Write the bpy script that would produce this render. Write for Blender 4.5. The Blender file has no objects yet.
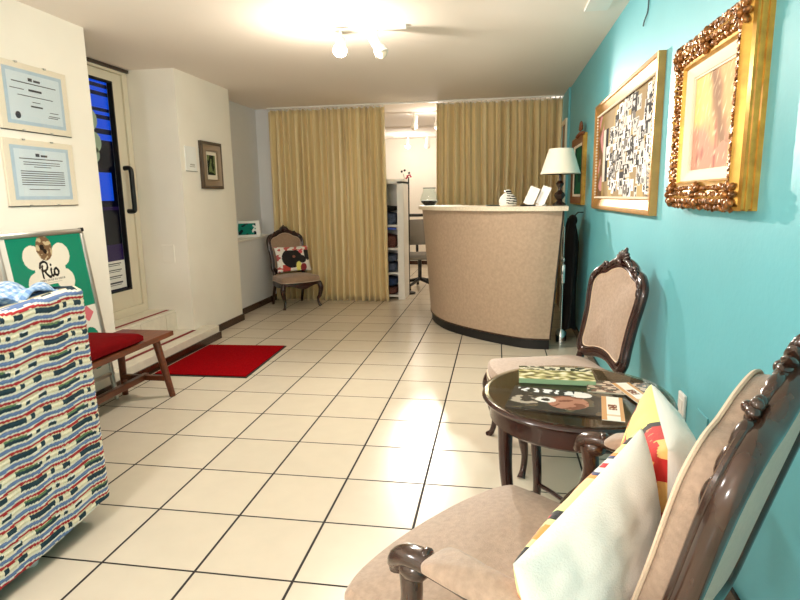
import bpy, bmesh, math, random
from mathutils import Vector, Matrix, noise
PI = math.pi
SC = bpy.context.scene
COL = SC.collection
random.seed(7)

# ------------------------------------------------------------------ materials
def lin(c):
    return tuple(((x/12.92) if x <= 0.04045 else ((x+0.055)/1.055)**2.4) for x in c)
def rgb(r, g, b):
    return lin((r/255, g/255, b/255))
MATS = {}
def mat(name, color, rough=0.6, metal=0.0, spec=0.5, noise_scale=0, noise_amt=0.0, bump=0.0, bump_scale=200,
        emit=None, emit_s=1.0, sheen=0.0, coat=0.0, attr=False, stretch=(1, 1, 1)):
    m = bpy.data.materials.new(name); m.use_nodes = True
    nt = m.node_tree; p = nt.nodes['Principled BSDF']
    p.inputs['Base Color'].default_value = (*color, 1)
    p.inputs['Roughness'].default_value = rough
    p.inputs['Metallic'].default_value = metal
    p.inputs['Specular IOR Level'].default_value = spec
    p.inputs['Sheen Weight'].default_value = sheen
    p.inputs['Coat Weight'].default_value = coat
    if emit:
        p.inputs['Emission Color'].default_value = (*emit, 1)
        p.inputs['Emission Strength'].default_value = emit_s
    tc = nt.nodes.new('ShaderNodeTexCoord')
    mp = nt.nodes.new('ShaderNodeMapping'); mp.inputs['Scale'].default_value = stretch
    nt.links.new(tc.outputs['Object'], mp.inputs['Vector'])
    src = None
    if attr:
        a = nt.nodes.new('ShaderNodeAttribute'); a.attribute_name = 'Col'
        src = a.outputs['Color']
        nt.links.new(src, p.inputs['Base Color'])
    if noise_scale:
        n = nt.nodes.new('ShaderNodeTexNoise'); n.inputs['Scale'].default_value = noise_scale
        n.inputs['Detail'].default_value = 4
        nt.links.new(mp.outputs['Vector'], n.inputs['Vector'])
        mr = nt.nodes.new('ShaderNodeMapRange')
        mr.inputs['From Min'].default_value = 0.3; mr.inputs['From Max'].default_value = 0.7
        mr.inputs['To Min'].default_value = 1-noise_amt; mr.inputs['To Max'].default_value = 1+noise_amt
        nt.links.new(n.outputs['Fac'], mr.inputs['Value'])
        mx = nt.nodes.new('ShaderNodeVectorMath'); mx.operation = 'SCALE'
        if src: nt.links.new(src, mx.inputs[0])
        else: mx.inputs[0].default_value = color
        nt.links.new(mr.outputs['Result'], mx.inputs['Scale'])
        nt.links.new(mx.outputs['Vector'], p.inputs['Base Color'])
    if bump:
        n = nt.nodes.new('ShaderNodeTexNoise'); n.inputs['Scale'].default_value = bump_scale
        nt.links.new(mp.outputs['Vector'], n.inputs['Vector'])
        b = nt.nodes.new('ShaderNodeBump'); b.inputs['Strength'].default_value = bump
        b.inputs['Distance'].default_value = 0.004
        nt.links.new(n.outputs['Fac'], b.inputs['Height'])
        nt.links.new(b.outputs['Normal'], p.inputs['Normal'])
    MATS[name] = m
    return m

M_WALL = mat('cream_plaster', rgb(246, 240, 228), 0.75, noise_scale=3, noise_amt=0.02, bump=0.12, bump_scale=60)
M_RECESS = mat('plaster_cool_light_tint', rgb(226, 226, 228), 0.8, noise_scale=3, noise_amt=0.02)  # cooler light on the recess wall is put into this plaster colour
M_CEIL = mat('ceiling_paint', rgb(240, 230, 220), 0.85)
M_TEAL = mat('teal_paint', rgb(100, 180, 192), 0.45, noise_scale=2.5, noise_amt=0.03, bump=0.15, bump_scale=45)
M_SKIRT = mat('brown_skirting_tile', rgb(62, 36, 24), 0.25, noise_scale=12, noise_amt=0.2)
M_TREAD = mat('pale_marble', rgb(232, 224, 208), 0.25, noise_scale=14, noise_amt=0.05)
M_REDSTRIP = mat('red_grip_strip', rgb(128, 24, 26), 0.8)
M_MAT = mat('red_carpet', rgb(146, 0, 10), 0.95, spec=0.05, noise_scale=60, noise_amt=0.15, bump=0.5, bump_scale=400)
M_BLACK = mat('black_rubber', rgb(18, 16, 16), 0.6)
M_BLACKP = mat('black_plastic', rgb(14, 14, 15), 0.3)
M_WHITE = mat('white_paint', rgb(240, 238, 232), 0.4)
M_DOORF = mat('cream_aluminium', rgb(232, 222, 200), 0.35)
M_WHITEP = mat('white_plastic', rgb(240, 240, 238), 0.3)
M_PAPER = mat('white_paper', rgb(240, 240, 236), 0.7)
M_INK = mat('dark_ink', rgb(52, 56, 66), 0.7)
M_SILVER = mat('brushed_aluminium', rgb(190, 188, 182), 0.3, metal=0.9)
M_CHROME = mat('chrome', rgb(220, 220, 220), 0.15, metal=1.0)
M_WOOD = mat('dark_mahogany', rgb(48, 18, 12), 0.22, noise_scale=6, noise_amt=0.3, coat=0.4, stretch=(4, 4, 1))
M_WOODL = mat('armchair_walnut', rgb(58, 36, 26), 0.2, noise_scale=7, noise_amt=0.3, coat=0.5, stretch=(4, 4, 1))
M_BENCH = mat('red_brown_bench_wood', rgb(104, 49, 22), 0.35, noise_scale=8, noise_amt=0.35, coat=0.15, stretch=(6, 1, 6))
M_FABRIC = mat('beige_upholstery', rgb(164, 141, 122), 0.75, noise_scale=70, noise_amt=0.13, bump=0.35, bump_scale=260, sheen=0.3)
M_FABRIC2 = mat('taupe_upholstery', rgb(160, 132, 108), 0.7, noise_scale=70, noise_amt=0.12, bump=0.3, bump_scale=260, sheen=0.3)
M_WELT = mat('pale_welt', rgb(214, 192, 168), 0.7)
M_REDC = mat('red_velvet', rgb(104, 4, 8), 0.9, spec=0.08, noise_scale=30, noise_amt=0.1)
M_GOLD = mat('gilt_wood', rgb(196, 150, 66), 0.32, metal=0.55, noise_scale=20, noise_amt=0.25)
M_GOLDD = mat('antique_gilt', rgb(142, 92, 44), 0.3, metal=0.45, noise_scale=45, noise_amt=0.7)
M_GOLDF = mat('flat_gold_band', rgb(190, 144, 84), 0.3, metal=0.5, noise_scale=12, noise_amt=0.15)
M_BROWNF = mat('carved_brown_frame', rgb(120, 66, 36), 0.4, noise_scale=20, noise_amt=0.35)
M_LINER = mat('white_liner', rgb(236, 226, 206), 0.75, spec=0.15)
M_FELT = mat('dark_frame_back', rgb(26, 22, 20), 0.8)
M_ATTR = mat('printed_surface', (0.8, 0.8, 0.8), 0.8, spec=0.12, attr=True)
M_ATTRG = mat('glossy_print', (0.8, 0.8, 0.8), 0.22, attr=True)
M_ATTRC = mat('printed_cotton', (0.8, 0.8, 0.8), 0.85, attr=True, bump=0.3, bump_scale=300, sheen=0.2)
M_ATTRK = mat('knitted_cotton', (0.8, 0.8, 0.8), 0.9, attr=True, noise_scale=220, noise_amt=0.12, bump=0.5, bump_scale=500)
M_SHADE = mat('lamp_shade_linen', rgb(255, 250, 234), 0.8, bump=0.2, bump_scale=200)
M_STONE = mat('speckled_stone', rgb(226, 214, 192), 0.3, noise_scale=90, noise_amt=0.12)
M_COUNTER = mat('counter_wallcovering', rgb(178, 155, 133), 0.5, noise_scale=40, noise_amt=0.10, bump=0.3, bump_scale=160)
M_BULB = mat('glowing_bulb', (1, .95, .8), 0.5, emit=(1.0, 0.86, 0.55), emit_s=14)
M_SOIL = mat('dark_filling', rgb(32, 22, 18), 0.8)
M_JEANS = mat('blue_denim', rgb(48, 68, 104), 0.9, noise_scale=40, noise_amt=0.4)
M_BRNCLOTH = mat('brown_patterned_cloth', rgb(104, 64, 54), 0.9, noise_scale=60, noise_amt=0.7)
M_GREYCL = mat('grey_blue_cloth', rgb(78, 90, 112), 0.9, noise_scale=40, noise_amt=0.4)
M_DARKCL = mat('black_cloth', rgb(14, 12, 13), 0.9)
M_BLUEP = mat('blue_plastic', rgb(30, 74, 190), 0.4)
M_PINK = mat('pink_petal', rgb(196, 70, 96), 0.7)
M_GREYF = mat('grey_mesh_fabric', rgb(132, 128, 122), 0.8)
M_HEDGE = mat('darkwood_lamp', rgb(40, 22, 16), 0.25, coat=0.4)
M_TEALPLATE = mat('teal_plate', rgb(96, 176, 188), 0.4)

def glass(name, color=(1, 1, 1), rough=0.0, ior=1.45, thin=False, tint=0.0):
    m = bpy.data.materials.new(name); m.use_nodes = True
    nt = m.node_tree; nt.nodes.clear()
    o = nt.nodes.new('ShaderNodeOutputMaterial')
    if thin:
        t = nt.nodes.new('ShaderNodeBsdfTransparent'); t.inputs['Color'].default_value = (*color, 1)
        g = nt.nodes.new('ShaderNodeBsdfGlossy'); g.inputs['Roughness'].default_value = rough
        lw = nt.nodes.new('ShaderNodeLayerWeight'); lw.inputs['Blend'].default_value = 0.5
        pw = nt.nodes.new('ShaderNodeMath'); pw.operation = 'POWER'; pw.inputs[1].default_value = 4.0
        nt.links.new(lw.outputs['Facing'], pw.inputs[0])
        f = nt.nodes.new('ShaderNodeMath'); f.operation = 'MULTIPLY_ADD'; f.inputs[1].default_value = 0.3; f.inputs[2].default_value = 0.03 if ior < 1.5 else 0.06
        nt.links.new(pw.outputs[0], f.inputs[0])
        mx = nt.nodes.new('ShaderNodeMixShader')
        nt.links.new(f.outputs[0], mx.inputs[0]); nt.links.new(t.outputs[0], mx.inputs[1]); nt.links.new(g.outputs[0], mx.inputs[2])
        nt.links.new(mx.outputs[0], o.inputs[0])
    else:
        g = nt.nodes.new('ShaderNodeBsdfGlass'); g.inputs['Color'].default_value = (*color, 1)
        g.inputs['Roughness'].default_value = rough; g.inputs['IOR'].default_value = ior
        nt.links.new(g.outputs[0], o.inputs[0])
    return m
M_PANE = glass('window_glass', (0.92, 0.95, 1.0), 0.0, 1.45, True)
M_CLEAR = glass('clear_cover_glass', (1, 1, 1), 0.0, 1.45, True)
M_TGLASS = glass('smoked_table_glass', (0.80, 0.78, 0.70), 0.02, 1.5, True)
M_VGLASS = glass('clear_vase_glass', (0.93, 0.96, 0.95), 0.0, 1.35, True)

def floor_material():
    m = bpy.data.materials.new('cream_floor_tiles'); m.use_nodes = True
    nt = m.node_tree; N = nt.nodes; L = nt.links; p = N['Principled BSDF']
    tc = N.new('ShaderNodeTexCoord'); sp = N.new('ShaderNodeSeparateXYZ'); L.new(tc.outputs['Object'], sp.inputs[0])
    def mth(op, a, b=None, c=None):
        n = N.new('ShaderNodeMath'); n.operation = op
        for i, v in enumerate((a, b, c)):
            if v is None: continue
            if isinstance(v, (int, float)): n.inputs[i].default_value = v
            else: L.new(v, n.inputs[i])
        return n.outputs[0]
    def axis(out, o, s, w):
        q = mth('DIVIDE', mth('SUBTRACT', out, o), s)
        d = mth('MULTIPLY', mth('ABSOLUTE', mth('SUBTRACT', mth('FRACT', mth('ADD', q, 0.5)), 0.5)), s)
        mr = N.new('ShaderNodeMapRange'); L.new(d, mr.inputs['Value'])
        mr.inputs['From Min'].default_value = w*0.8; mr.inputs['From Max'].default_value = w*1.2
        return mr.outputs['Result'], mth('FLOOR', q)
    a, ia = axis(sp.outputs['X'], -1.4436, 0.37425, 0.0052)
    b, ib = axis(sp.outputs['Y'], 2.0977, 0.37714, 0.0044)
    tile = mth('MINIMUM', a, b)
    cmb = N.new('ShaderNodeCombineXYZ'); L.new(ia, cmb.inputs[0]); L.new(ib, cmb.inputs[1])
    wn = N.new('ShaderNodeTexWhiteNoise'); wn.noise_dimensions = '2D'; L.new(cmb.outputs[0], wn.inputs['Vector'])
    nz = N.new('ShaderNodeTexNoise'); nz.inputs['Scale'].default_value = 9; nz.inputs['Detail'].default_value = 6
    L.new(tc.outputs['Object'], nz.inputs['Vector'])
    v = mth('ADD', mth('MULTIPLY', wn.outputs['Value'], 0.05), mth('MULTIPLY', nz.outputs['Fac'], 0.10))
    v = mth('ADD', v, 0.91)
    sc = N.new('ShaderNodeVectorMath'); sc.operation = 'SCALE'; sc.inputs[0].default_value = rgb(212, 201, 182)
    L.new(v, sc.inputs['Scale'])
    mx = N.new('ShaderNodeMix'); mx.data_type = 'RGBA'
    L.new(tile, mx.inputs['Factor']); mx.inputs['A'].default_value = (*rgb(30, 24, 20), 1)
    L.new(sc.outputs['Vector'], mx.inputs['B'])
    L.new(mx.outputs['Result'], p.inputs['Base Color'])
    r = mth('ADD', mth('MULTIPLY', mth('SUBTRACT', 1.0, tile), 0.5), 0.27); L.new(r, p.inputs['Roughness'])
    bp = N.new('ShaderNodeBump'); bp.inputs['Strength'].default_value = 0.4; bp.inputs['Distance'].default_value = 0.003
    L.new(tile, bp.inputs['Height']); L.new(bp.outputs['Normal'], p.inputs['Normal'])
    return m
M_FLOOR = floor_material()

def curtain_material():
    m = mat('gold_curtain_satin', rgb(232, 211, 160), 0.34, noise_scale=16, noise_amt=0.12, spec=0.6, sheen=0.2, stretch=(1, 1, 0.05))
    return m
M_CURT = curtain_material()

# ------------------------------------------------------------------ geometry helpers
class MB:
    def __init__(s): s.bm = bmesh.new()
    def add(s, verts, faces, mi=0):
        vs = [s.bm.verts.new(v) for v in verts]
        for f in faces:
            try:
                fc = s.bm.faces.new([vs[i] for i in f]); fc.material_index = mi
            except ValueError: pass
        return vs
    def box(s, lo, hi, bev=0.0, M=None):
        x0, y0, z0 = lo; x1, y1, z1 = hi
        b = bmesh.new()
        vs = [b.verts.new(v) for v in [(x0,y0,z0),(x1,y0,z0),(x1,y1,z0),(x0,y1,z0),(x0,y0,z1),(x1,y0,z1),(x1,y1,z1),(x0,y1,z1)]]
        for f in [(0,3,2,1),(4,5,6,7),(0,1,5,4),(1,2,6,5),(2,3,7,6),(3,0,4,7)]: b.faces.new([vs[i] for i in f])
        if bev: bmesh.ops.bevel(b, geom=b.edges[:], offset=bev, segments=2, affect='EDGES', profile=0.5)
        s.merge(b, M)
        return s
    def merge(s, b, M=None):
        b.verts.index_update()
        vm = [s.bm.verts.new(M @ v.co if M else v.co) for v in b.verts]
        for f in b.faces:
            try: s.bm.faces.new([vm[v.index] for v in f.verts])
            except ValueError: pass
        b.free()
    def tube(s, pts, r, n=10, closed=False, rb=None, up=Vector((0, 0, 1)), cap=True):
        # swept ellipse: r = half-width(s) across, rb = half-width(s) along 'up'-ish normal
        P = [Vector(p) for p in pts]; k = len(P)
        R = r if isinstance(r, (list, tuple)) else [r]*k
        RB = R if rb is None else (rb if isinstance(rb, (list, tuple)) else [rb]*k)
        rings = []
        for i in range(k):
            if closed: t = P[(i+1) % k]-P[i-1]
            else: t = P[min(i+1, k-1)]-P[max(i-1, 0)]
            if t.length < 1e-9: t = Vector((0, 0, 1))
            t.normalize()
            u = up if isinstance(up, Vector) else up[i]
            a = t.cross(u)
            if a.length < 1e-3: a = t.cross(Vector((1, 0.01, 0)))
            a.normalize(); b = a.cross(t).normalized()
            rings.append([s.bm.verts.new(P[i]+a*(R[i]*math.cos(2*PI*j/n))+b*(RB[i]*math.sin(2*PI*j/n))) for j in range(n)])
        m = k if closed else k-1
        for i in range(m):
            A, B = rings[i], rings[(i+1) % k]
            for j in range(n):
                s.bm.faces.new([A[j], A[(j+1) % n], B[(j+1) % n], B[j]])
        if not closed and cap:
            s.bm.faces.new(rings[0][::-1]); s.bm.faces.new(rings[-1])
        return s
    def lathe(s, prof, c=(0, 0, 0), n=24, M=None):
        c = Vector(c); rings = []
        for (r, z) in prof:
            rings.append([s.bm.verts.new((M @ Vector((r*math.cos(2*PI*j/n), r*math.sin(2*PI*j/n), z)) if M else Vector((r*math.cos(2*PI*j/n), r*math.sin(2*PI*j/n), z)))+c) for j in range(n)])
        for A, B in zip(rings, rings[1:]):
            for j in range(n): s.bm.faces.new([A[j], A[(j+1) % n], B[(j+1) % n], B[j]])
        if prof[0][0] > 1e-5: s.bm.faces.new(rings[0][::-1])
        if prof[-1][0] > 1e-5: s.bm.faces.new(rings[-1])
        return s
    def blob(s, c, r, rot=None, sub=2):
        b = bmesh.new(); bmesh.ops.create_icosphere(b, subdivisions=sub, radius=1)
        M = Matrix.Translation(Vector(c)) @ (rot.to_4x4() if rot else Matrix()) @ Matrix.Diagonal((*(r if isinstance(r, (tuple, list)) else (r, r, r)), 1))
        s.merge(b, M); return s
    def prism(s, poly, z0, z1, M=None):
        n = len(poly)
        v = [Vector((x, y, z0)) for x, y in poly]+[Vector((x, y, z1)) for x, y in poly]
        if M: v = [M @ q for q in v]
        s.add(v, [tuple(range(n))[::-1], tuple(range(n, 2*n))]+[(i, (i+1) % n, n+(i+1) % n, n+i) for i in range(n)])
        return s
    def grid(s, nu, nv, f, mi=0):
        V = [[s.bm.verts.new(f(i/nu, j/nv)) for j in range(nv+1)] for i in range(nu+1)]
        for i in range(nu):
            for j in range(nv):
                s.bm.faces.new([V[i][j], V[i+1][j], V[i+1][j+1], V[i][j+1]])
        return V
    def pad(s, outline, f, w0, w1, dome, inset=0.012, rings=7):
        # closed upholstered pad: outline in (u,v), f maps (u,v,w); w0 back, w1 front edge, dome height added at centre
        n = len(outline); cu = sum(p[0] for p in outline)/n; cv = sum(p[1] for p in outline)/n
        lv = [(1-inset/0.2, w0), (1.0, w0+0.25*(w1-w0)), (1.0, w0+0.75*(w1-w0)), (1-inset/0.2*0.6, w1+dome*0.12)]
        for k in range(1, rings):
            q = 1-k/rings; lv.append(((1-inset/0.2*0.6)*q, w1+dome*(0.12+0.88*(1-q*q)**0.8)))
        R = [[s.bm.verts.new(f(cu+(u-cu)*q, cv+(v-cv)*q, w)) for u, v in outline] for q, w in lv]
        for A, B in zip(R, R[1:]):
            for j in range(n): s.bm.faces.new([A[j], A[(j+1) % n], B[(j+1) % n], B[j]])
        c = s.bm.verts.new(f(cu, cv, w1+dome))
        for j in range(n): s.bm.faces.new([R[-1][j], R[-1][(j+1) % n], c])
        s.bm.faces.new(R[0][::-1])
        return s
    def build(s, name, m, parent=None, smooth=True, loc=None, weld=False, angle=0.7):
        if weld: bmesh.ops.remove_doubles(s.bm, verts=s.bm.verts[:], dist=1e-5)
        bmesh.ops.recalc_face_normals(s.bm, faces=s.bm.faces[:])
        me = bpy.data.meshes.new(name); s.bm.to_mesh(me); s.bm.free()
        for mm in (m if isinstance(m, (list, tuple)) else [m]): me.materials.append(mm)
        if smooth:
            me.polygons.foreach_set('use_smooth', [True]*len(me.polygons))
            me.set_sharp_from_angle(angle=angle)
        o = bpy.data.objects.new(name, me); COL.objects.link(o)
        if parent: o.parent = parent
        if loc: o.location = loc
        return o

def crom(pts, n=8, closed=False):
    P = [Vector(p) for p in pts]; k = len(P); out = []
    for i in range(k if closed else k-1):
        if closed: a, b, c, d = P[i-1], P[i], P[(i+1) % k], P[(i+2) % k]
        else: a, b, c, d = P[max(i-1, 0)], P[i], P[i+1], P[min(i+2, k-1)]
        for j in range(n):
            t = j/n
            out.append(0.5*((2*b)+(c-a)*t+(2*a-5*b+4*c-d)*t*t+(3*b-a-3*c+d)*t**3))
    if not closed: out.append(P[-1])
    return out
def lerpl(vals, n):
    out = []
    for i in range(n):
        t = i/(n-1)*(len(vals)-1); k = min(int(t), len(vals)-2); out.append(vals[k]+(vals[k+1]-vals[k])*(t-k))
    return out
def paint(o, fn):
    # fn(face centre, face normal) -> linear colour
    me = o.data; ca = me.color_attributes.new('Col', 'FLOAT_COLOR', 'CORNER')
    buf = []
    for p in me.polygons:
        c = fn(p.center, p.normal); buf += [c[0], c[1], c[2], 1.0]*p.loop_total
    ca.data.foreach_set('color', buf)
def tag(o, label=None, cat=None, group=None, kind=None):
    if label: o['label'] = label
    if cat: o['category'] = cat
    if group: o['group'] = group
    if kind: o['kind'] = kind
    return o
def thing(name, label, cat, loc=(0, 0, 0), rotz=0, group=None):
    o = bpy.data.objects.new(name, None); o.empty_display_size = 0.1; COL.objects.link(o)
    o.location = loc; o.rotation_euler = (0, 0, rotz)
    return tag(o, label, cat, group)
def struct(name, mb, m, label, cat, smooth=False, parent=None):
    o = mb.build(name, m, parent, smooth)
    return tag(o, label, cat, None, 'structure')
def nz(x, y, z=0.0, s=1.0):
    return noise.noise(Vector((x*s, y*s, z*s)))

# ------------------------------------------------------------------ dimensions (metres, camera at x=0,y=0)
HC = 2.47; XR = 0.767; XA = -2.726; XP = -2.80; XRL = -2.93; XRU = -3.10; XD = -3.30
YA = 3.65; YP0 = 4.86; YP1 = 5.90; YC = 7.20; YB = 11.3; Y0 = -2.6

# ------------------------------------------------------------------ setting
o = struct('floor', MB().box((-5.2, Y0, -0.1), (3.0, YB+0.1, 0)), M_FLOOR, 'cream square floor tiles with dark brown grout lines', 'floor')
struct('ceiling', MB().box((-3.6, Y0, HC), (3.0, 9.6, HC+0.1)).box((-3.6, 9.6, HC-0.03), (3.0, YB, HC+0.1)), M_CEIL, 'plain warm white ceiling', 'ceiling')
struct('wall_right', MB().box((XR, Y0, 0), (XR+0.12, 6.7, HC)).box((XR-0.02, 6.7, 0), (XR+0.12, YC+0.25, HC)), M_TEAL, 'teal painted wall on the right', 'wall')
struct('wall_left', MB().box((XA-0.6, Y0, 0), (XA, YA, HC)), M_WALL, 'cream wall carrying two certificates', 'wall')
struct('wall_pillar', MB().box((-3.35, YP0, 0), (XP, YP1, HC)), M_WALL, 'cream wall pier beyond the entrance door', 'wall')
struct('wall_recess', MB().box((-3.5, YP1, 0.87), (XRU, YC+0.3, HC)).box((-3.5, YP1, 0), (XRL, YC+0.3, 0.85)).box((-3.5, YC+0.08, 0), (-2.80, YC+0.2, HC)), M_RECESS, 'recessed wall with a ledge left of the curtain, cool light tinted into its colour', 'wall')
struct('trim_1', MB().box((XRU-0.02, YP1+0.002, 0.85), (XRL+0.02, YC+0.1, 0.875), 0.004), M_WHITE, 'white ledge of the recess', 'ledge')
struct('wall_rear', MB().box((-5.2, Y0-0.1, 0), (3.0, Y0, HC)), M_WALL, 'cream wall behind the viewer', 'wall')
struct('wall_far', MB().box((-5.2, YB, 0), (3.0, YB+0.1, HC)), M_WALL, 'cream far wall of the back room', 'wall')
struct('wall_backroom_left', MB().box((-3.7, YC+0.3, 0), (-3.6, YB, HC)), M_WALL, 'cream left wall of the back room', 'wall')
struct('wall_backroom_right', MB().box((2.2, YC+0.25, 0), (2.3, YB, HC)).box((XR+0.12, YC+0.15, 0), (2.3, YC+0.25, HC)), M_WALL, 'cream right wall of the back room', 'wall')
struct('baseboard_far', MB().box((-3.6, YB-0.015, 0), (2.2, YB, 0.075)), M_SKIRT, 'dark brown tile skirting of the back room', 'baseboard')
struct('baseboard_pillar', MB().box((XP, 5.075, 0), (XP+0.015, YP1, 0.075), 0.002).box((XRL, YP1, 0), (XP+0.015, YP1+0.015, 0.075), 0.002), M_SKIRT, 'dark brown tile skirting below the pier', 'baseboard')
struct('baseboard_recess', MB().box((XRL, YP1+0.015, 0), (XRL+0.015, YC+0.3, 0.075), 0.002), M_SKIRT, 'dark brown tile skirting below the ledge wall', 'baseboard')
struct('baseboard_right', MB().box((XR-0.015, Y0, 0), (XR, 6.7, 0.075), 0.002), M_SKIRT, 'dark brown tile skirting on the teal wall', 'baseboard')
# two steps up to the entrance door
s = struct('trim_2', MB().box((-3.5, 3.0, 0.0), (-2.66, YP0, 0.13), 0.004).box((XP-0.05, YP0-0.01, 0), (-2.66, 5.07, 0.13), 0.004), M_TREAD, 'low pale step in front of the door', 'step')
st = MB().box((-2.81, 3.7, 0.13), (-2.775, 4.84, 0.133)).build('grip_strip', M_REDSTRIP, s, False)
st = MB().box((-2.66, 2.9, 0), (-2.645, 5.075, 0.068), 0.002).box((-2.80, 5.07, 0), (-2.645, 5.085, 0.068), 0.002).build('riser_skirting', M_SKIRT, s, False)
s = struct('trim_3', MB().box((-3.5, YA, 0.13), (-2.98, YP0, 0.32), 0.004).box((-2.979, YA, 0.135), (-2.972, 4.30, 0.30)).box((-2.979, 4.31, 0.135), (-2.972, 4.68, 0.30)).box((-2.979, 4.69, 0.135), (-2.972, YP0, 0.30)), M_TREAD, 'upper pale tiled step below the door', 'step')
MB().box((-3.06, 3.7, 0.32), (-3.03, 4.84, 0.323)).build('grip_strip', M_REDSTRIP, s, False)
# entrance door, parallel to the left wall
door = thing('door_1', 'cream framed glass entrance door up two steps', 'door', (XD, 4.2, 0.32)); door['kind'] = 'structure'
def dbox(lo, hi, nm, m, bev=0.003, parent=door):
    lo = (lo[0], lo[1]-4.2, lo[2]-0.32); hi = (hi[0], hi[1]-4.2, hi[2]-0.32)
    return MB().box(lo, hi, bev).build(nm, m, parent, False)
fr = MB()
DY0, DY1, DZ0, DZ1 = 3.66, 4.79, 0.39, 2.42
for lo, hi in (((-0.06, DY1, 0.32), (0.05, 4.855, HC-0.005)), ((-0.06, 3.30, DZ1), (0.05, DY1, HC-0.005)), ((-0.06, 3.30, 0.32), (0.06, DY1, DZ0)), ((-0.06, 3.30, 0.32), (0.05, DY0, DZ1))):
    fr.box((lo[0], lo[1]-4.2, lo[2]-0.32), (hi[0], hi[1]-4.2, hi[2]-0.32), 0.004)
fr.build('door_frame', M_DOORF, door, False)
lf = MB()
GY0, GY1, GZ0, GZ1 = 3.78, 4.66, 0.55, 2.34
for lo, hi in (((-0.02, GY1, DZ0), (0.035, DY1-0.004, DZ1-0.004)), ((-0.02, DY0, DZ0), (0.035, GY0, DZ1-0.004)), ((-0.02, GY0, DZ0), (0.035, GY1, GZ0)), ((-0.02, GY0, GZ1), (0.035, GY1, DZ1-0.004))):
    lf.box((lo[0], lo[1]-4.2, lo[2]-0.32), (hi[0], hi[1]-4.2, hi[2]-0.32), 0.004)
leaf = lf.build('door_leaf', M_DOORF, door, False)
gk = MB()
for lo, hi in (((-0.005, GY1-0.012, GZ0), (0.037, GY1+0.002, GZ1)), ((-0.005, GY0, GZ0-0.002), (0.037, GY1, GZ0+0.012)), ((-0.005, GY0, GZ1-0.012), (0.037, GY1, GZ1+0.002))):
    gk.box((lo[0], lo[1]-4.2, lo[2]-0.32), (hi[0], hi[1]-4.2, hi[2]-0.32))
gk.build('glazing_gasket', M_BLACK, leaf, False)
dbox((-0.004, GY0, GZ0), (0.004, GY1, GZ1), 'glass_pane', M_PANE, 0)
hd = MB().tube(crom([(0.03, 0.515, 1.30), (0.085, 0.515, 1.30), (0.10, 0.515, 1.26), (0.10, 0.515, 1.10), (0.10, 0.515, 0.95), (0.085, 0.515, 0.925), (0.03, 0.515, 0.925)], 5), 0.021, 10, up=Vector((0, 1, 0)))
hd.build('pull_handle', M_BLACKP, door)
nt_ = MB().box((0.0045, 4.1-4.2, 0.575-0.32), (0.0065, 4.63-4.2, 0.82-0.32)).build('paper_notice', M_PAPER, door, False)
ln = MB()
for k in range(4):
    z = 0.80-k*0.055
    w = 0.008 if k < 3 else 0.014
    ln.box((0.0066, 4.13-4.2, z-0.32-w), (0.0072, 4.58-4.2, z-0.32))
    ln.box((0.0066, 4.22-4.2, z-0.32-w-0.014), (0.0072, 4.56-4.2, z-0.32-w-0.009))
ln.build('printed_lines', M_INK, nt_, False)
stk = MB()
for (y, z, r) in ((4.37, 2.0, 0.09), (4.40, 1.82, 0.085), (4.38, 1.72, 0.07)):
    stk.prism([(y-4.2+r*math.cos(a*PI/12), z-0.32+r*math.sin(a*PI/12)) for a in range(24)], 0.0045, 0.006, Matrix(((0, 0, 1, 0), (1, 0, 0, 0), (0, 1, 0, 0), (0, 0, 0, 1))))
stk.build('round_sticker', mat('pale_green_film', rgb(168, 190, 170), 0.6), door, False)
dbox((0.0, 3.4, HC-0.03), (0.07, YP0-0.005, HC-0.005), 'lintel_strip', mat('dark_lintel', rgb(70, 56, 46), 0.6), 0)

# street seen through the door glass
M_ST1 = mat('night_facade', rgb(14, 18, 46), 0.7)
M_ST2 = mat('blue_lit_window', rgb(20, 60, 160), 0.5, emit=rgb(20, 90, 235), emit_s=0.75)
M_ST3 = mat('violet_lit_window', rgb(60, 30, 90), 0.5, emit=rgb(70, 40, 100), emit_s=0.25)
fac = thing('building', 'dark street facade with blue lit windows seen through the door glass', 'building', (-7.0, 7.0, 0))
MB().box((-0.4, -4, -0.1), (0, 5, 5.5)).build('facade_wall', M_ST1, fac, False)
wf = []
for (y0, y1, z0, z1, m) in [(1.0, 3.5, z, z+h, M_ST2) for z, h in ((2.42, .10), (2.62, .16), (2.86, .05), (2.98, .20), (3.26, .06), (3.40, .22), (3.72, .05), (3.84, .24))]+[(2.15, 2.65, 1.35, 1.85, M_ST2), (2.0, 3.1, 1.18, 1.24, M_ST3), (1.2, 2.8, -0.05, 0.55, M_ST3), (1.6, 2.2, 0.75, 1.0, M_ST3)]:
    MB().box((0.0, y0, z0), (0.05, y1, z1)).build('lit_window', m, fac, False)
MB().box((-8.5, 1.5, -0.12), (-5.2, 12, -0.02)).build('street_ground', mat('asphalt', rgb(40, 40, 44), 0.9), None, False)
bpy.data.objects['street_ground']['kind'] = 'structure'; tag(bpy.data.objects['street_ground'], 'dark street paving outside the door', 'ground')

# teal wall bits beyond the counter: door with cream frame
d2 = thing('door_2', 'narrow cream framed doorway on the teal wall beside the right curtain', 'door', (XR-0.02, 6.85, 0)); d2['kind'] = 'structure'
MB().box((-0.02, -0.10, 0), (0.0, -0.05, 2.16), 0.003).box((-0.02, -0.05, 2.11), (0.0, 0.30, 2.16), 0.003).build('door_frame', M_DOORF, d2, False)
MB().box((-0.008, -0.05, 0), (0.0, 0.30, 2.11)).build('door_panel', mat('tan_door', rgb(140, 112, 82), 0.5), d2, False)

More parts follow.
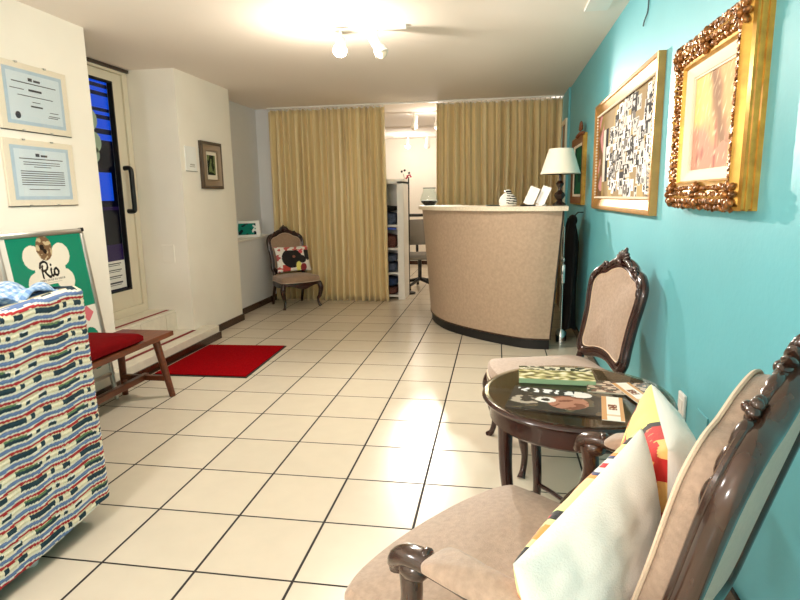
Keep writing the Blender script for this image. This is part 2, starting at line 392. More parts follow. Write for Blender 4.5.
# ------------------------------------------------------------------ curtains
def curtain(x0, x1, label, folds, seed):
    def disp(x, v):
        amp = 0.042+0.022*nz(x*3+seed, v*1.2)
        ph = 2*PI*folds*(x-x0)/(x1-x0)+1.6*nz(x*2.2+seed, v*0.9+seed)+0.9*nz(x*5.0, v*0.3+seed)
        d = math.sin(ph); d = math.copysign(abs(d)**0.8, d)
        return amp*d*(0.75+0.5*v)+0.008*math.sin(2.3*ph+seed)+0.02*nz(x*1.5+seed, 0.5)
    def f(u, v):
        x = x0+(x1-x0)*u; z = 2.435*(1-v)+0.003*v
        spread = (u-0.5)*0.03*v
        return (x+spread+0.008*nz(x*6+seed, v*2), YC+disp(x, v), z)
    b = MB(); b.grid(int((x1-x0)*240), 30, f)
    t = thing('curtain', label, 'curtain', (0, 0, 0), 0, None)
    fa = b.build('curtain_fabric', M_CURT, t)
    md = fa.modifiers.new('thick', 'SOLIDIFY'); md.thickness = 0.003
    tp = MB()
    tp.grid(int((x1-x0)*240), 2, lambda u, v: (x0+(x1-x0)*u, YC+disp(x0+(x1-x0)*u, 0)-0.004, 2.44-0.018*v))
    k = int(folds*1.5)
    for i in range(k+1):
        x = x0+(x1-x0)*(i+0.5)/(k+1)
        tp.tube([(x, YC-0.012, 2.428), (x, YC-0.014, 2.446), (x, YC, 2.456)], 0.006, 6)
    q = tp.build('heading_tape', M_WHITE, t)
    return t
curtain(-2.90, -1.385, 'wide gold satin curtain left of the opening, behind the small chair', 19, 1.3)
curtain(-0.742, 0.735, 'gold satin curtain right of the opening, behind the reception counter', 17, 5.1)
tag(MB().box((-2.9, YC-0.03, 2.452), (0.745, YC+0.03, HC), 0.003).build('curtain_rail', M_WHITE, None, False), 'white ceiling rail that carries both gold curtains', 'curtain rail')

# ------------------------------------------------------------------ louis style chairs
def ring_outline(scale_u=1.0, scale_v=1.0):
    h = [(0, .085), (.07, .078), (.135, .060), (.185, .060), (.208, .10), (.205, .18), (.208, .30), (.224, .42), (.222, .49), (.185, .537), (.13, .555), (.075, .588), (0, .605)]
    full = h+[(-u, v) for u, v in h[-2:0:-1]]
    return [(p.x, p.y) for p in crom([(u*scale_u, v*scale_v, 0) for u, v in full], 5, True)]

def make_chair(name, label, loc, rotz, arms=False, wood=M_WOOD, fabric=M_FABRIC, W=0.52, D=0.48, SZ=0.43, su=1.0, sv=1.0, recl=0.20, seat_dome=0.035, pad_w=0.014, curve=0.35, fr=0.026):
    t = thing(name, label, 'armchair' if arms else 'chair', loc, rotz)
    wf, wb = W/2, W/2*0.86
    # seat outline (local, front = -y)
    ol = [(-wb, D/2-0.02), (0, D/2), (wb, D/2-0.02), (wf*0.96, 0.05), (wf, -D/2+0.10), (wf*0.93, -D/2+0.025), (wf*0.5, -D/2-0.012), (0, -D/2-0.022), (-wf*0.5, -D/2-0.012), (-wf*0.93, -D/2+0.025), (-wf, -D/2+0.10), (-wf*0.96, 0.05)]
    O = [(p.x, p.y) for p in crom([(x, y, 0) for x, y in ol], 5, True)]
    MB().pad(O, lambda u, v, w: (u, v, w), SZ-0.075, SZ-0.02, seat_dome, 0.012, 8).build('seat', fabric, t)
    MB().tube([(x*1.005, y*1.005, SZ-0.072) for x, y in O], 0.005, 6, True).build('seat_welt', M_WELT, t)
    # apron with a wavy lower edge
    b = MB(); n = len(O); vs = []
    for i, (x, y) in enumerate(O):
        a = math.atan2(y, x); dip = 0.012*math.cos(4*a)+0.012*(1 if y < 0 else 0)*math.cos(6*x/W*PI/2)
        q = 1.012
        vs.append([b.bm.verts.new(p) for p in ((x*q, y*q, SZ-0.075), (x*q*1.01, y*q*1.01, SZ-0.10), (x*q, y*q, SZ-0.135-dip), (x*0.93, y*0.93, SZ-0.135-dip), (x*0.93, y*0.93, SZ-0.075))])
    for i in range(n):
        A, B = vs[i], vs[(i+1) % n]
        for j in range(5): b.bm.faces.new([A[j], A[(j+1) % 5], B[(j+1) % 5], B[j]])
    b.build('seat_rail', wood, t)
    # legs
    for sx in (-1, 1):
        x, y = sx*wf*0.93, -D/2+0.045
        pts = crom([(x, y, SZ-0.09), (x+sx*0.018, y-0.018, SZ-0.16), (x+sx*0.006, y-0.006, SZ-0.26), (x-sx*0.012, y+0.012, 0.10), (x-sx*0.004, y+0.002, 0.03), (x+sx*0.014, y-0.014, 0.0)], 6)
        MB().tube(pts, lerpl([.030, .033, .024, .016, .015, .020], len(pts)), 12, up=Vector((0, 1, 0))).build('front_leg', wood, t)
    # back mapping
    yb = D/2-0.01; zb = SZ-0.03
    ca, sa = math.cos(recl), math.sin(recl)
    def bm_(u, v, w):
        return Vector((u, yb+v*sa-w*ca-curve*u*u, zb+v*ca+w*sa))
    bup = bm_(0, 0, 1)-bm_(0, 0, 0)
    for sx in (-1, 1):
        x = sx*wb*0.92
        top = bm_(sx*0.19*su, 0.075*sv, 0)
        pts = crom([(x, D/2+0.075, 0), (x, D/2+0.03, 0.15), (x, D/2-0.03, SZ-0.12), (x, D/2-0.025, SZ-0.03), tuple(top)], 5)
        MB().tube(pts, lerpl([.016, .018, .022, .022, .02], len(pts)), 10, up=Vector((1, 0, 0))).build('rear_leg', wood, t)
    R = ring_outline(su, sv)
    fm = MB().tube([bm_(u, v, 0) for u, v in R], fr, 12, True, rb=0.022, up=bup)
    fm.tube([bm_(u*0.90, 0.33*sv+(v-0.33*sv)*0.90, 0.016) for u, v in R], 0.008, 8, True, up=bup)
    fm.tube([bm_(u*1.02, 0.33*sv+(v-0.33*sv)*1.02, 0.019) for u, v in R], 0.008, 8, True, up=bup)
    fm.build('back_frame', wood, t)
    inner = [(u*0.89, 0.33*sv+(v-0.33*sv)*0.89) for u, v in R]
    bk = MB().pad(inner, bm_, -0.012, pad_w, 0.022 if pad_w < 0.03 else 0.03, 0.01, 7).build('backrest', fabric, t)
    MB().pad([(u, v) for u, v in inner], lambda u, v, w: bm_(u, v, -w), 0.0, 0.006, 0.003, 0.01, 3).build('outside_back', fabric, t)
    MB().tube([bm_(u*0.985, 0.33*sv+(v-0.33*sv)*0.985, pad_w+0.003) for u, v in inner], 0.0045, 6, True, up=bup).build('back_welt', M_WELT, bk)
    # carved crest: shell, leaves and two roses
    cr = MB(); vt = 0.605*sv
    def bl(u, v, w, r, ang=0.0):
        rot = Matrix((Vector((1, 0, 0)), bm_(0, 1, 0)-bm_(0, 0, 0), bup)).transposed() @ Matrix.Rotation(ang, 3, 'Z')
        cr.blob(bm_(u, v, w), r, rot, 2)
    for k in range(9):
        a = (k-4)*0.36
        bl(0.038*math.sin(a), vt+0.002+0.030*math.cos(a), 0.022, (0.0095, 0.030, 0.014), -a)
    bl(0, vt-0.006, 0.034, (0.015, 0.013, 0.012))
    bl(0, vt+0.060, 0.014, (0.010, 0.014, 0.010))
    for sx in (-1, 1):
        cu, cv = sx*0.128*su, vt-0.035*sv
        for k in range(6):
            a = k*PI/3
            bl(cu+0.016*math.cos(a), cv+0.013*math.sin(a), 0.024, (0.012, 0.011, 0.011), a)
        bl(cu, cv, 0.036, (0.010, 0.010, 0.009))
        for k, (du, dv, an) in enumerate(((0.050, -0.002, -0.4), (0.074, -0.010, -0.5), (0.088, -0.022, -0.7), (0.168, -0.062, -0.9), (0.196, -0.092, -1.1), (0.214, -0.135, -1.4))):
            bl(sx*du*su, vt+dv*sv, 0.022, (0.031, 0.013, 0.013), sx*an)
    cr.build('carved_crest', wood, t)
    # lower rail flower
    if arms:
        for sx in (-1, 1):
            xs = sx*(wf+0.015)
            AZ = SZ+0.195; Q = 0.105
            p0 = bm_(sx*0.21*su, 0.235*sv, 0.0)
            arm = crom([tuple(p0), (sx*(wf-0.005), D/2-0.10, AZ-0.02), (xs, -0.04+Q, AZ), (xs+sx*0.006, -0.135+Q, AZ+0.006), (xs+sx*0.006, -0.185+Q, AZ-0.012), (xs+sx*0.004, -0.192+Q, AZ-0.045)], 6)
            ar = MB().tube(arm, lerpl([.020, .021, .023, .027, .026, .018], len(arm)), 12, rb=lerpl([.018, .017, .018, .020, .020, .014], len(arm)), up=Vector((0, 0, 1)))
            ar.blob((xs+sx*0.004, -0.150+Q, AZ-0.022), (0.027, 0.036, 0.026))
            ar.blob((xs, -0.118+Q, AZ+0.020), (0.016, 0.012, 0.012))
            a_o = ar.build('arm_rail', wood, t)
            sp = crom([(xs, -0.165+Q, AZ-0.015), (xs+sx*0.004, -0.155+Q, AZ-0.08), (xs+sx*0.004, -0.17+Q, AZ-0.15), (xs-sx*0.004, -0.215+Q, AZ-0.22), (xs-sx*0.012, -0.235+Q, SZ-0.10)], 6)
            MB().tube(sp, lerpl([.022, .023, .024, .026, .024], len(sp)), 12, rb=lerpl([.026, .022, .020, .024, .03], len(sp)), up=Vector((0, 1, 0))).build('arm_support', wood, t)
            po = [(p.x, p.y) for p in crom([(-0.036, -0.105, 0), (0, -0.112, 0), (0.036, -0.105, 0), (0.042, -0.07, 0), (0.036, 0.06, 0), (0.030, 0.15, 0), (0, 0.16, 0), (-0.03, 0.15, 0), (-0.036, 0.06, 0), (-0.042, -0.07, 0)], 4, True)]
            MB().pad(po, lambda u, v, w: (xs+u-sx*max(0, v)*0.10, v+0.005+Q, AZ+w), 0.010, 0.026, 0.024, 0.02, 6).build('arm_pad', fabric, t)
    return t

make_chair('chair', 'small dark wood chair with taupe seat in front of the left curtain', (-2.48, 6.78, 0), math.radians(43), wood=M_WOOD, fabric=M_FABRIC2, W=0.50, D=0.44, SZ=0.40, su=1.0, sv=0.95)
make_chair('chair', 'dark carved chair with pale beige back beside the teal wall, beyond the round table', (0.285, 2.92, 0), math.radians(-72), wood=M_WOOD, W=0.53, D=0.56, SZ=0.46, su=1.07, sv=0.94, recl=0.2)
AC = make_chair('armchair', 'carved wooden armchair with beige seat in the right foreground, holding two cushions', (0.100, 1.262, 0), math.radians(234.5), arms=True, wood=M_WOODL, W=0.70, D=0.67, SZ=0.45, su=1.15, sv=1.06, recl=0.25, pad_w=0.065, curve=0.0, fr=0.020)

# ------------------------------------------------------------------ cushions
def pillow(name, label, M, a, b, T, colour, group=None, pinch=0.07, seed=0, back=1.0):
    mb = MB(); n = 84
    for sd in (1, -1):
        def f(i, j):
            u, v = 2*i-1, 2*j-1
            x = a*u*(1-pinch+pinch*v*v); y = b*v*(1-pinch+pinch*u*u)
            e = max(0.0, (1-u**2)*(1-v**2))
            w = (T if sd > 0 else T*back)*(e**0.45)
            w += 0.010*nz(x*9+seed, y*9, sd*3)*min(1, e*5)+0.004*nz(x*24+seed, y*24, sd)*min(1, e*4)
            return M @ Vector((x, y, sd*w))
        mb.grid(n, n, f)
    o = mb.build(name, M_ATTRC, None, weld=True, angle=1.4)
    Mi = M.inverted(); fz = Mi.to_3x3()
    def col(c, nrm):
        p = Mi @ c
        side = (fz @ nrm).z
        return colour(p.x/a, p.y/b, 1 if p.z > 0 else -1, p)
    paint(o, col)
    tag(o, label, 'cushion', group)
    return o
def patches(u, v, cols, s=3.0, off=0.0):
    k = nz(u*s+off, v*s, off)
    k2 = nz(u*s*1.7-off, v*s*1.7, off+5)
    i = int((k*0.5+0.5)*len(cols)*1.6+(k2*1.5)) % len(cols)
    return cols[i]
WHT = rgb(240, 236, 228); BLK = rgb(20, 16, 18); RED = rgb(206, 40, 36); YEL = rgb(246, 238, 130); ORG = rgb(232, 150, 70)
def colA(u, v, s, p):
    if s < 0: return WHT
    return patches(u, v, [rgb(222, 240, 150), BLK, rgb(210, 40, 50), rgb(240, 236, 220), rgb(60, 70, 110), ORG, rgb(230, 200, 150)], 3.4, 2.2)
def colB(u, v, s, p):
    if s < 0: return WHT
    # printed front: orange strip, red and black band, yellow field, red dotted patch with black outline
    o = (1.0-0.42*(u+1))-v; r = (0.20+0.35*(1-v))-u
    if r < 0:
        if r > -0.13: return BLK
        if v < -0.30: return patches(u, v, [BLK, BLK, rgb(120, 40, 60), rgb(120, 120, 60), rgb(210, 60, 70)], 5, 7)
        if r > -0.50:
            return rgb(250, 140, 100) if math.sin(u*46)*math.sin(v*46) > 0.6 else RED
        return RED if nz(u*5.5, v*5.5) > 0.0 else rgb(246, 196, 116)
    if o > 0.14: return ORG if nz(u*3, v*3) > -0.1 else (RED if nz(u*4, v*4, 3) > 0 else YEL)
    if o > 0.05: return RED
    if o > 0.0: return BLK
    return YEL
def basis(c, xa, ya):
    xa = Vector(xa).normalized(); ya = Vector(ya); ya = (ya-xa*ya.dot(xa)).normalized(); za = xa.cross(ya)
    return Matrix(((xa.x, ya.x, za.x, c[0]), (xa.y, ya.y, za.y, c[1]), (xa.z, ya.z, za.z, c[2]), (0, 0, 0, 1)))
TH = math.radians(237.3)
LX = Vector((math.cos(TH), math.sin(TH), 0)); LY = Vector((-math.sin(TH), math.cos(TH), 0)); ACP = Vector((0.123, 1.256, 0))
def loc(x, y, z): return ACP+LX*x+LY*y+Vector((0, 0, z))
# cushion leaning against the chair back, printed side forward
def by_normal(c, n, along):
    n = Vector(n).normalized(); a = Vector(along); a = (a-n*a.dot(n)).normalized()
    b = n.cross(a)
    return Matrix(((a.x, b.x, n.x, c[0]), (a.y, b.y, n.y, c[1]), (a.z, b.z, n.z, c[2]), (0, 0, 0, 1)))
pillow('cushion', 'white cushion with yellow and red print leaning on the far side of the armchair back', by_normal((0.375, 1.30, 0.66), (-0.985, 0.17, -0.06), (-0.17, -0.985, 0)), 0.205, 0.185, 0.085, colB, 'cushions on the armchair', pinch=0.035, seed=3, back=1.2)
pillow('cushion', 'cushion showing its plain white back, nearest on the armchair seat', by_normal((0.19, 1.01, 0.635), (-0.763, 0.646, 0.03), (-0.624, -0.724, -0.295)), 0.20, 0.20, 0.055, colA, 'cushions on the armchair', pinch=0.02, seed=9, back=1.5)
# dog face cushion on the small chair
def colD(u, v, s, p):
    if s < 0: return WHT
    if u < -0.70: return rgb(196, 92, 92) if nz(u*5, v*5, 2) > 0.15 else WHT
    if v > 0.62: return WHT if nz(u*4, v*4) < 0.1 else rgb(206, 96, 92)
    # two black eye patches with a white blaze, black nose, red tongue
    e1 = ((u+0.12)/0.58)**2+((v-0.02)/0.74)**2
    e2 = ((u-0.80)/0.18)**2+((v-0.30)/0.5)**2
    if ((u+0.02)/0.08)**2+((v-0.12)/0.10)**2 < 1: return rgb(150, 90, 70)
    if ((u-0.45)/0.24)**2+((v+0.10)/0.30)**2 < 1: return BLK
    if ((u-0.50)/0.18)**2+((v+0.72)/0.30)**2 < 1: return rgb(140, 40, 50)
    if ((u-0.22)/0.16)**2+((v+0.62)/0.36)**2 < 1: return YEL
    if ((u-0.42)/0.12)**2+((v-0.50)/0.16)**2 < 1: return rgb(220, 90, 100)
    if e1 < 1 or e2 < 1: return BLK
    if v < -0.45 and u < -0.25: return rgb(190, 70, 62)
    return WHT
TC = math.radians(43)
cx = Vector((math.cos(TC), math.sin(TC), 0)); cy = Vector((-math.sin(TC), math.cos(TC), 0))
nD = (-cy+Vector((0, 0, 0.30))).normalized(); upD = Vector((0, 0, 1))-nD*nD.z
pD = Vector((-2.48, 6.78, 0))+cy*0.105+cx*0.02+Vector((0, 0, 0.585))
pillow('cushion', 'cushion printed with a black and white dog face on the small chair', basis(pD, upD.cross(nD), upD), 0.23, 0.165, 0.055, colD, None, seed=5)

# ------------------------------------------------------------------ round side table
TX, TY, TZ, TR = 0.28, 1.99, 0.65, 0.325
tb = thing('side_table', 'round dark mahogany side table with glass top between the two chairs', 'table', (TX, TY, 0))
def topmat():
    m = mat('table_top_veneer', rgb(92, 70, 44), 0.3, noise_scale=8, noise_amt=0.3, coat=0.3, stretch=(1, 14, 1)); return m
MB().lathe([(0, TZ-0.030), (TR-0.02, TZ-0.030), (TR-0.004, TZ-0.026), (TR, TZ-0.018), (TR-0.004, TZ-0.010), (TR-0.012, TZ-0.006), (0, TZ-0.006)], n=72).build('table_rim', M_WOOD, tb)
MB().lathe([(0, TZ-0.006), (TR-0.022, TZ-0.006), (TR-0.022, TZ-0.0045), (0, TZ-0.0045)], n=64).build('table_top', topmat(), tb)
MB().lathe([(0, TZ-0.0035), (TR-0.010, TZ-0.0035), (TR-0.008, TZ-0.002), (TR-0.010, TZ), (0, TZ)], n=72).build('glass_top', M_TGLASS, tb)
MB().lathe([(TR-0.05, TZ-0.095), (TR-0.035, TZ-0.098), (TR-0.027, TZ-0.09), (TR-0.030, TZ-0.03), (TR-0.05, TZ-0.03), (TR-0.05, TZ-0.095)], n=64).build('apron', M_WOOD, tb)
for k in range(4):
    a = math.radians(206+90*k); ca, sa = math.cos(a), math.sin(a); r = TR-0.055
    pts = [(ca*r, sa*r, TZ-0.06), (ca*(r-0.004), sa*(r-0.004), 0.40), (ca*(r-0.03), sa*(r-0.03), 0.18), (ca*(r-0.01), sa*(r-0.01), 0.05), (ca*(r+0.012), sa*(r+0.012), 0.0)]
    pts = crom(pts, 5)
    MB().tube(pts, lerpl([.027, .022, .017, .015, .018], len(pts)), 12, up=Vector((1, 0, 0))).build('leg', M_WOOD, tb)
st = MB()
for k in range(2):
    a = math.radians(206+90*k); ca, sa = math.cos(a), math.sin(a); r = TR-0.085
    st.tube(crom([(ca*r, sa*r, 0.18), (ca*r*0.5, sa*r*0.5, 0.20), (0, 0, 0.21), (-ca*r*0.5, -sa*r*0.5, 0.20), (-ca*r, -sa*r, 0.18)], 5), 0.009, 8)
st.build('stretcher', M_WOOD, tb)

# things on the table
def flat_item(name, label, cat, c, ang, w, d, h, colfn, z0, m=M_ATTRG, group=None, spine=None):
    R = Matrix.Translation(Vector((c[0], c[1], z0))) @ Matrix.Rotation(ang, 4, 'Z')
    b = MB(); nu, nv = int(w*260), int(d*260)
    b.grid(nu, nv, lambda u, v: R @ Vector(((u-0.5)*w, (v-0.5)*d, h)))
    b.add([R @ Vector(p) for p in ((-w/2, -d/2, 0), (w/2, -d/2, 0), (w/2, d/2, 0), (-w/2, d/2, 0), (-w/2, -d/2, h), (w/2, -d/2, h), (w/2, d/2, h), (-w/2, d/2, h))],
          [(0, 1, 5, 4), (1, 2, 6, 5), (2, 3, 7, 6), (3, 0, 4, 7), (3, 2, 1, 0)])
    o = b.build(name, m, None, False)
    Ri = R.inverted()
    def col(cc, nn):
        p = Ri @ cc
        if p.z < h-1e-4 or abs(nn.z) < 0.5: return spine or rgb(225, 225, 215)
        return colfn(p.x/w+0.5, p.y/d+0.5)
    paint(o, col); tag(o, label, cat, group)
    return o
def mixl(L, t):
    t = max(0, min(0.999, t))*(len(L)-1); i = int(t); q = t-i
    return tuple(a+(b-a)*q for a, b in zip(L[i], L[i+1]))
def colbook(u, v):
    if v > 0.70:
        return rgb(50, 60, 38) if nz(u*14, v*8) > -0.05 else rgb(220, 212, 186)
    k = nz(u*9, v*7, 3)
    return mixl([rgb(96, 92, 60), rgb(120, 110, 72), rgb(170, 164, 104), rgb(226, 214, 170), rgb(240, 232, 204)], k+0.5)
flat_item('book', 'thick picture book with green spine at the far side of the table', 'book', (0.225, 2.135), math.radians(-2), 0.27, 0.16, 0.018, colbook, TZ+0.001, spine=rgb(140, 172, 136))
def colmag(u, v):
    # dark cover: pale lettering band on top, dog portrait with white patches
    if v > 0.72 and 0.05 < u < 0.62:
        return rgb(236, 236, 236) if math.sin(u*58+3*nz(u*9, v*9)) > 0.15 and 0.76 < v < 0.95 else rgb(34, 32, 30)
    if ((u-0.36)/0.10)**2+((v-0.46)/0.12)**2 < 1:
        return rgb(30, 22, 20) if ((u-0.36)/0.045)**2+((v-0.46)/0.06)**2 < 1 else rgb(230, 226, 220)
    if ((u-0.58)/0.20)**2+((v-0.42)/0.30)**2 < 1:
        return rgb(176, 122, 100) if nz(u*8, v*8) > -0.1 else rgb(128, 78, 60)
    if ((u-0.66)/0.14)**2+((v-0.82)/0.14)**2 < 1: return rgb(236, 232, 226)
    if ((u-0.16)/0.14)**2+((v-0.36)/0.22)**2 < 1: return rgb(170, 160, 146) if nz(u*9, v*9) > 0 else rgb(60, 54, 48)
    return rgb(46, 42, 36) if nz(u*6, v*6, 4) > -0.15 else rgb(90, 80, 62)
flat_item('magazine', 'dark covered magazine with a dog portrait lying at the front of the table', 'magazine', (0.215, 1.875), math.radians(-10), 0.33, 0.215, 0.006, colmag, TZ+0.001, spine=rgb(60, 54, 48))
def colmag2(u, v):
    if nz(u*7, v*7, 9) > 0.05: return rgb(206, 180, 160)
    return rgb(100, 74, 60) if nz(u*9, v*5, 2) > -0.1 else rgb(58, 60, 44)
flat_item('magazine', 'magazine with pinkish cover partly under the right gift card', 'magazine', (0.425, 2.035), math.radians(-6), 0.20, 0.13, 0.005, colmag2, TZ+0.001, spine=rgb(200, 190, 170))
def colcard(u, v):
    if u < 0.24 or u > 0.80: return rgb(214, 160, 106)
    if 0.42 < v < 0.66 and 0.32 < u < 0.72: return rgb(120, 60, 40) if nz(u*16, v*16) > -0.1 else rgb(220, 190, 160)
    if 0.16 < v < 0.24: return rgb(226, 200, 170)
    return rgb(246, 238, 226)
flat_item('card', 'orange edged card lying across the dog magazine', 'card', (0.370, 1.815), math.radians(-9), 0.066, 0.215, 0.002, colcard, TZ+0.0072, group='orange edged cards on the table')
flat_item('card', 'orange edged card lying nearest to the teal wall on the table', 'card', (0.470, 1.975), math.radians(13), 0.066, 0.215, 0.002, colcard, TZ+0.0062, group='orange edged cards on the table')

# ------------------------------------------------------------------ reception counter
base = [(0.50, 5.30), (0.495, 4.985), (0.46, 4.97), (0.215, 5.007), (-0.144, 5.259), (-0.42, 5.53), (-0.569, 5.764), (-0.69, 6.10), (-0.73, 6.45), (-0.735, 6.75)]
front = [(p.x, p.y) for p in crom([(x, y, 0) for x, y in base[2:]], 8)]
def offs(path, d):
    out = []
    for i, (x, y) in enumerate(path):
        a = path[max(i-1, 0)]; b = path[min(i+1, len(path)-1)]
        t = Vector((b[0]-a[0], b[1]-a[1])).normalized()
        out.append((x+t.y*-d, y+t.x*d)) if False else out.append((x+t.y*d*-1*-1*-1, y+t.x*d))
    return out
def off_path(path, d):
    # path runs right to left round the outside; outward is to the left-front side
    out = []
    for i, (x, y) in enumerate(path):
        a = path[max(i-1, 0)]; b = path[min(i+1, len(path)-1)]
        t = Vector((b[0]-a[0], b[1]-a[1])).normalized()
        nrm = Vector((-t.y, t.x))          # rotate +90: for direction (-1,0) gives (0,-1): outward to the camera
        out.append((x+nrm.x*d, y+nrm.y*d))
    return out
rc = thing('reception_counter', 'curved beige reception counter with stone top in front of the right curtain', 'counter', (0, 5.8, 0))
def shell(path_lo, path_hi, z0, z1, thick, n=8):
    b = MB(); lo_i = off_path(path_lo, -thick); hi_i = off_path(path_hi, -thick)
    k = len(path_lo); rows = []
    for j in range(n+1):
        t = j/n; z = z0+(z1-z0)*t
        rows.append([(b.bm.verts.new((path_lo[i][0]*(1-t)+path_hi[i][0]*t, path_lo[i][1]*(1-t)+path_hi[i][1]*t-5.8, z)),
                      b.bm.verts.new((lo_i[i][0]*(1-t)+hi_i[i][0]*t, lo_i[i][1]*(1-t)+hi_i[i][1]*t-5.8, z))) for i in range(k)])
    F = b.bm.faces.new
    for j in range(n):
        for i in range(k-1):
            F([rows[j][i][0], rows[j][i+1][0], rows[j+1][i+1][0], rows[j+1][i][0]])
            F([rows[j][i][1], rows[j+1][i][1], rows[j+1][i+1][1], rows[j][i+1][1]])
        for i in (0, k-1):
            F([rows[j][i][0], rows[j+1][i][0], rows[j+1][i][1], rows[j][i][1]])
    for j in (0, n):
        for i in range(k-1): F([rows[j][i][0], rows[j][i+1][0], rows[j][i+1][1], rows[j][i][1]])
    return b
def shiftx(path, k):
    # the right end also flares
    return [(x+(k*0.9 if x > 0.2 else k*0.9*max(0, (x+0.1)/0.3)), y) for x, y in path]
hi = shiftx(off_path(front, 0.09), 0.085)
shell(off_path(front, 0.0), hi, 0.085, 1.20, 0.30).build('counter_body', M_COUNTER, rc)
shell(off_path(front, -0.012), off_path(front, -0.010), 0.0, 0.085, 0.26).build('plinth', M_BLACK, rc)
shell(shiftx(off_path(front, 0.13), 0.13), shiftx(off_path(front, 0.13), 0.13), 1.20, 1.237, 0.46, 2).build('counter_top', M_STONE, rc)
tr = MB()
tr.tube([(front[0][0]+0.004, front[0][1]-5.8+0.004, 0.09), (hi[0][0]+0.004, hi[0][1]-5.8+0.004, 1.199)], 0.008, 8)
tr.build('edge_strip', mat('dark_edge', rgb(70, 62, 58), 0.3, metal=0.5), rc)
pf = [(x, y) for x, y in off_path(front, 0.002)]
MB().tube([(x, y-5.8, 0.092) for x, y in pf], 0.006, 6).build('lower_bead', M_SKIRT, rc)
CT = 1.238
# lamp
lp = thing('table_lamp', 'dark turned table lamp with white shade on the counter near the teal wall', 'lamp', (0.525, 5.15, CT))
MB().lathe([(0, 0), (0.055, 0), (0.058, 0.012), (0.045, 0.022), (0.03, 0.03), (0.022, 0.045), (0.038, 0.065), (0.048, 0.085), (0.040, 0.105), (0.020, 0.122), (0.014, 0.14), (0.018, 0.155), (0.030, 0.17), (0.034, 0.185), (0.024, 0.20), (0.012, 0.21), (0.010, 0.30), (0, 0.30)], n=28).build('lamp_base', M_HEDGE, lp)
sh = MB().lathe([(0.165, 0.265), (0.1655, 0.268), (0.0985, 0.475), (0.0965, 0.475), (0.163, 0.268), (0.165, 0.265)], n=40)
sh.build('lamp_shade', M_SHADE, lp)
MB().lathe([(0.1665, 0.264), (0.1668, 0.272), (0.164, 0.272), (0.164, 0.264), (0.1665, 0.264)], n=40).build('shade_trim', M_LINER, lp)
hs = MB()
for a in range(3): hs.tube([(0, 0, 0.455), (0.1*math.cos(a*2.094), 0.1*math.sin(a*2.094), 0.468)], 0.002, 6)
hs.tube([(0, 0, 0.29), (0, 0, 0.46)], 0.004, 6)
hs.build('shade_carrier', M_SILVER, lp)
# ornament
orn = thing('beehive_ornament', 'white ornament with black stripes on the middle of the counter top', 'ornament', (0.092, 5.25, CT))
ob = MB().lathe([(max(0, p.x), p.y) for p in crom([(a*1.15, b*1.2, 0) for a, b in [(0, 0), (0.055, 0.0), (0.066, 0.02), (0.068, 0.04), (0.060, 0.06), (0.045, 0.078), (0.028, 0.092), (0.022, 0.10), (0.024, 0.108), (0.014, 0.118), (0, 0.12)]], 6)], n=64).build('ornament_body', M_ATTR, orn)
paint(ob, lambda c, n: BLK if (c.x > -0.012 and 0.02 < c.z < 0.125 and math.sin(c.z*300+c.x*30) > 0.2) else rgb(240, 238, 230))
MB().lathe([(0.026, 0.120), (0.031, 0.127), (0.026, 0.134)], n=24).build('ornament_collar', M_BLACKP, orn)
tag(MB().lathe([(0, 0), (0.085, 0), (0.09, 0.006), (0.085, 0.008), (0, 0.008)], c=(-0.02, 5.42, CT), n=32).build('dish', mat('dark_green_ceramic', rgb(40, 60, 48), 0.3), None), 'flat dark dish beside the striped ornament on the counter', 'dish')
# two leaning cards
for i, (x, y, lab, w, hh) in enumerate(((0.255, 5.08, 'wider white card leaning in a stand on the counter', 0.10, 0.165), (0.352, 5.08, 'narrow white card leaning between the wider card and the lamp', 0.085, 0.17))):
    t = thing('card_stand', lab, 'card stand', (x, y, CT), math.radians(-38), 'white cards on the counter')
    Mx = Matrix.Translation((0, 0, 0.004)) @ Matrix.Rotation(0.32, 4, 'Y') @ Matrix.Rotation(-0.25, 4, 'X')
    MB().box((-w/2, -0.003, 0.008), (w/2, 0.003, hh), 0.001, Mx).build('card', M_WHITEP, t, False)
    MB().box((-w/2-0.01, -0.03, 0), (w/2+0.01, 0.03, 0.012), 0.003).build('stand_base', M_BLACKP if i == 0 else M_WHITEP, t, False)
# glass vase with dark filling
vs = thing('glass_vase', 'clear glass vase with dark filling at the left end of the counter', 'vase', (-0.69, 5.93, CT))
MB().lathe([(0, 0), (0.052, 0), (0.082, 0.035), (0.092, 0.062), (0.077, 0.11), (0.060, 0.15), (0.062, 0.18), (0.066, 0.18), (0.064, 0.15), (0.081, 0.11), (0.096, 0.062), (0.086, 0.033), (0.055, -0.0), ], n=32).build('vase_glass', M_VGLASS, vs)
MB().lathe([(0, 0.004), (0.050, 0.004), (0.079, 0.036), (0.086, 0.052), (0, 0.058)], n=32).build('vase_filling', M_SOIL, vs)
MB().tube([(0.062*math.cos(a*PI/16), 0.062*math.sin(a*PI/16), 0.18) for a in range(32)], 0.005, 6, True).build('vase_rim', mat('grey_rim', rgb(120, 126, 120), 0.3), vs)

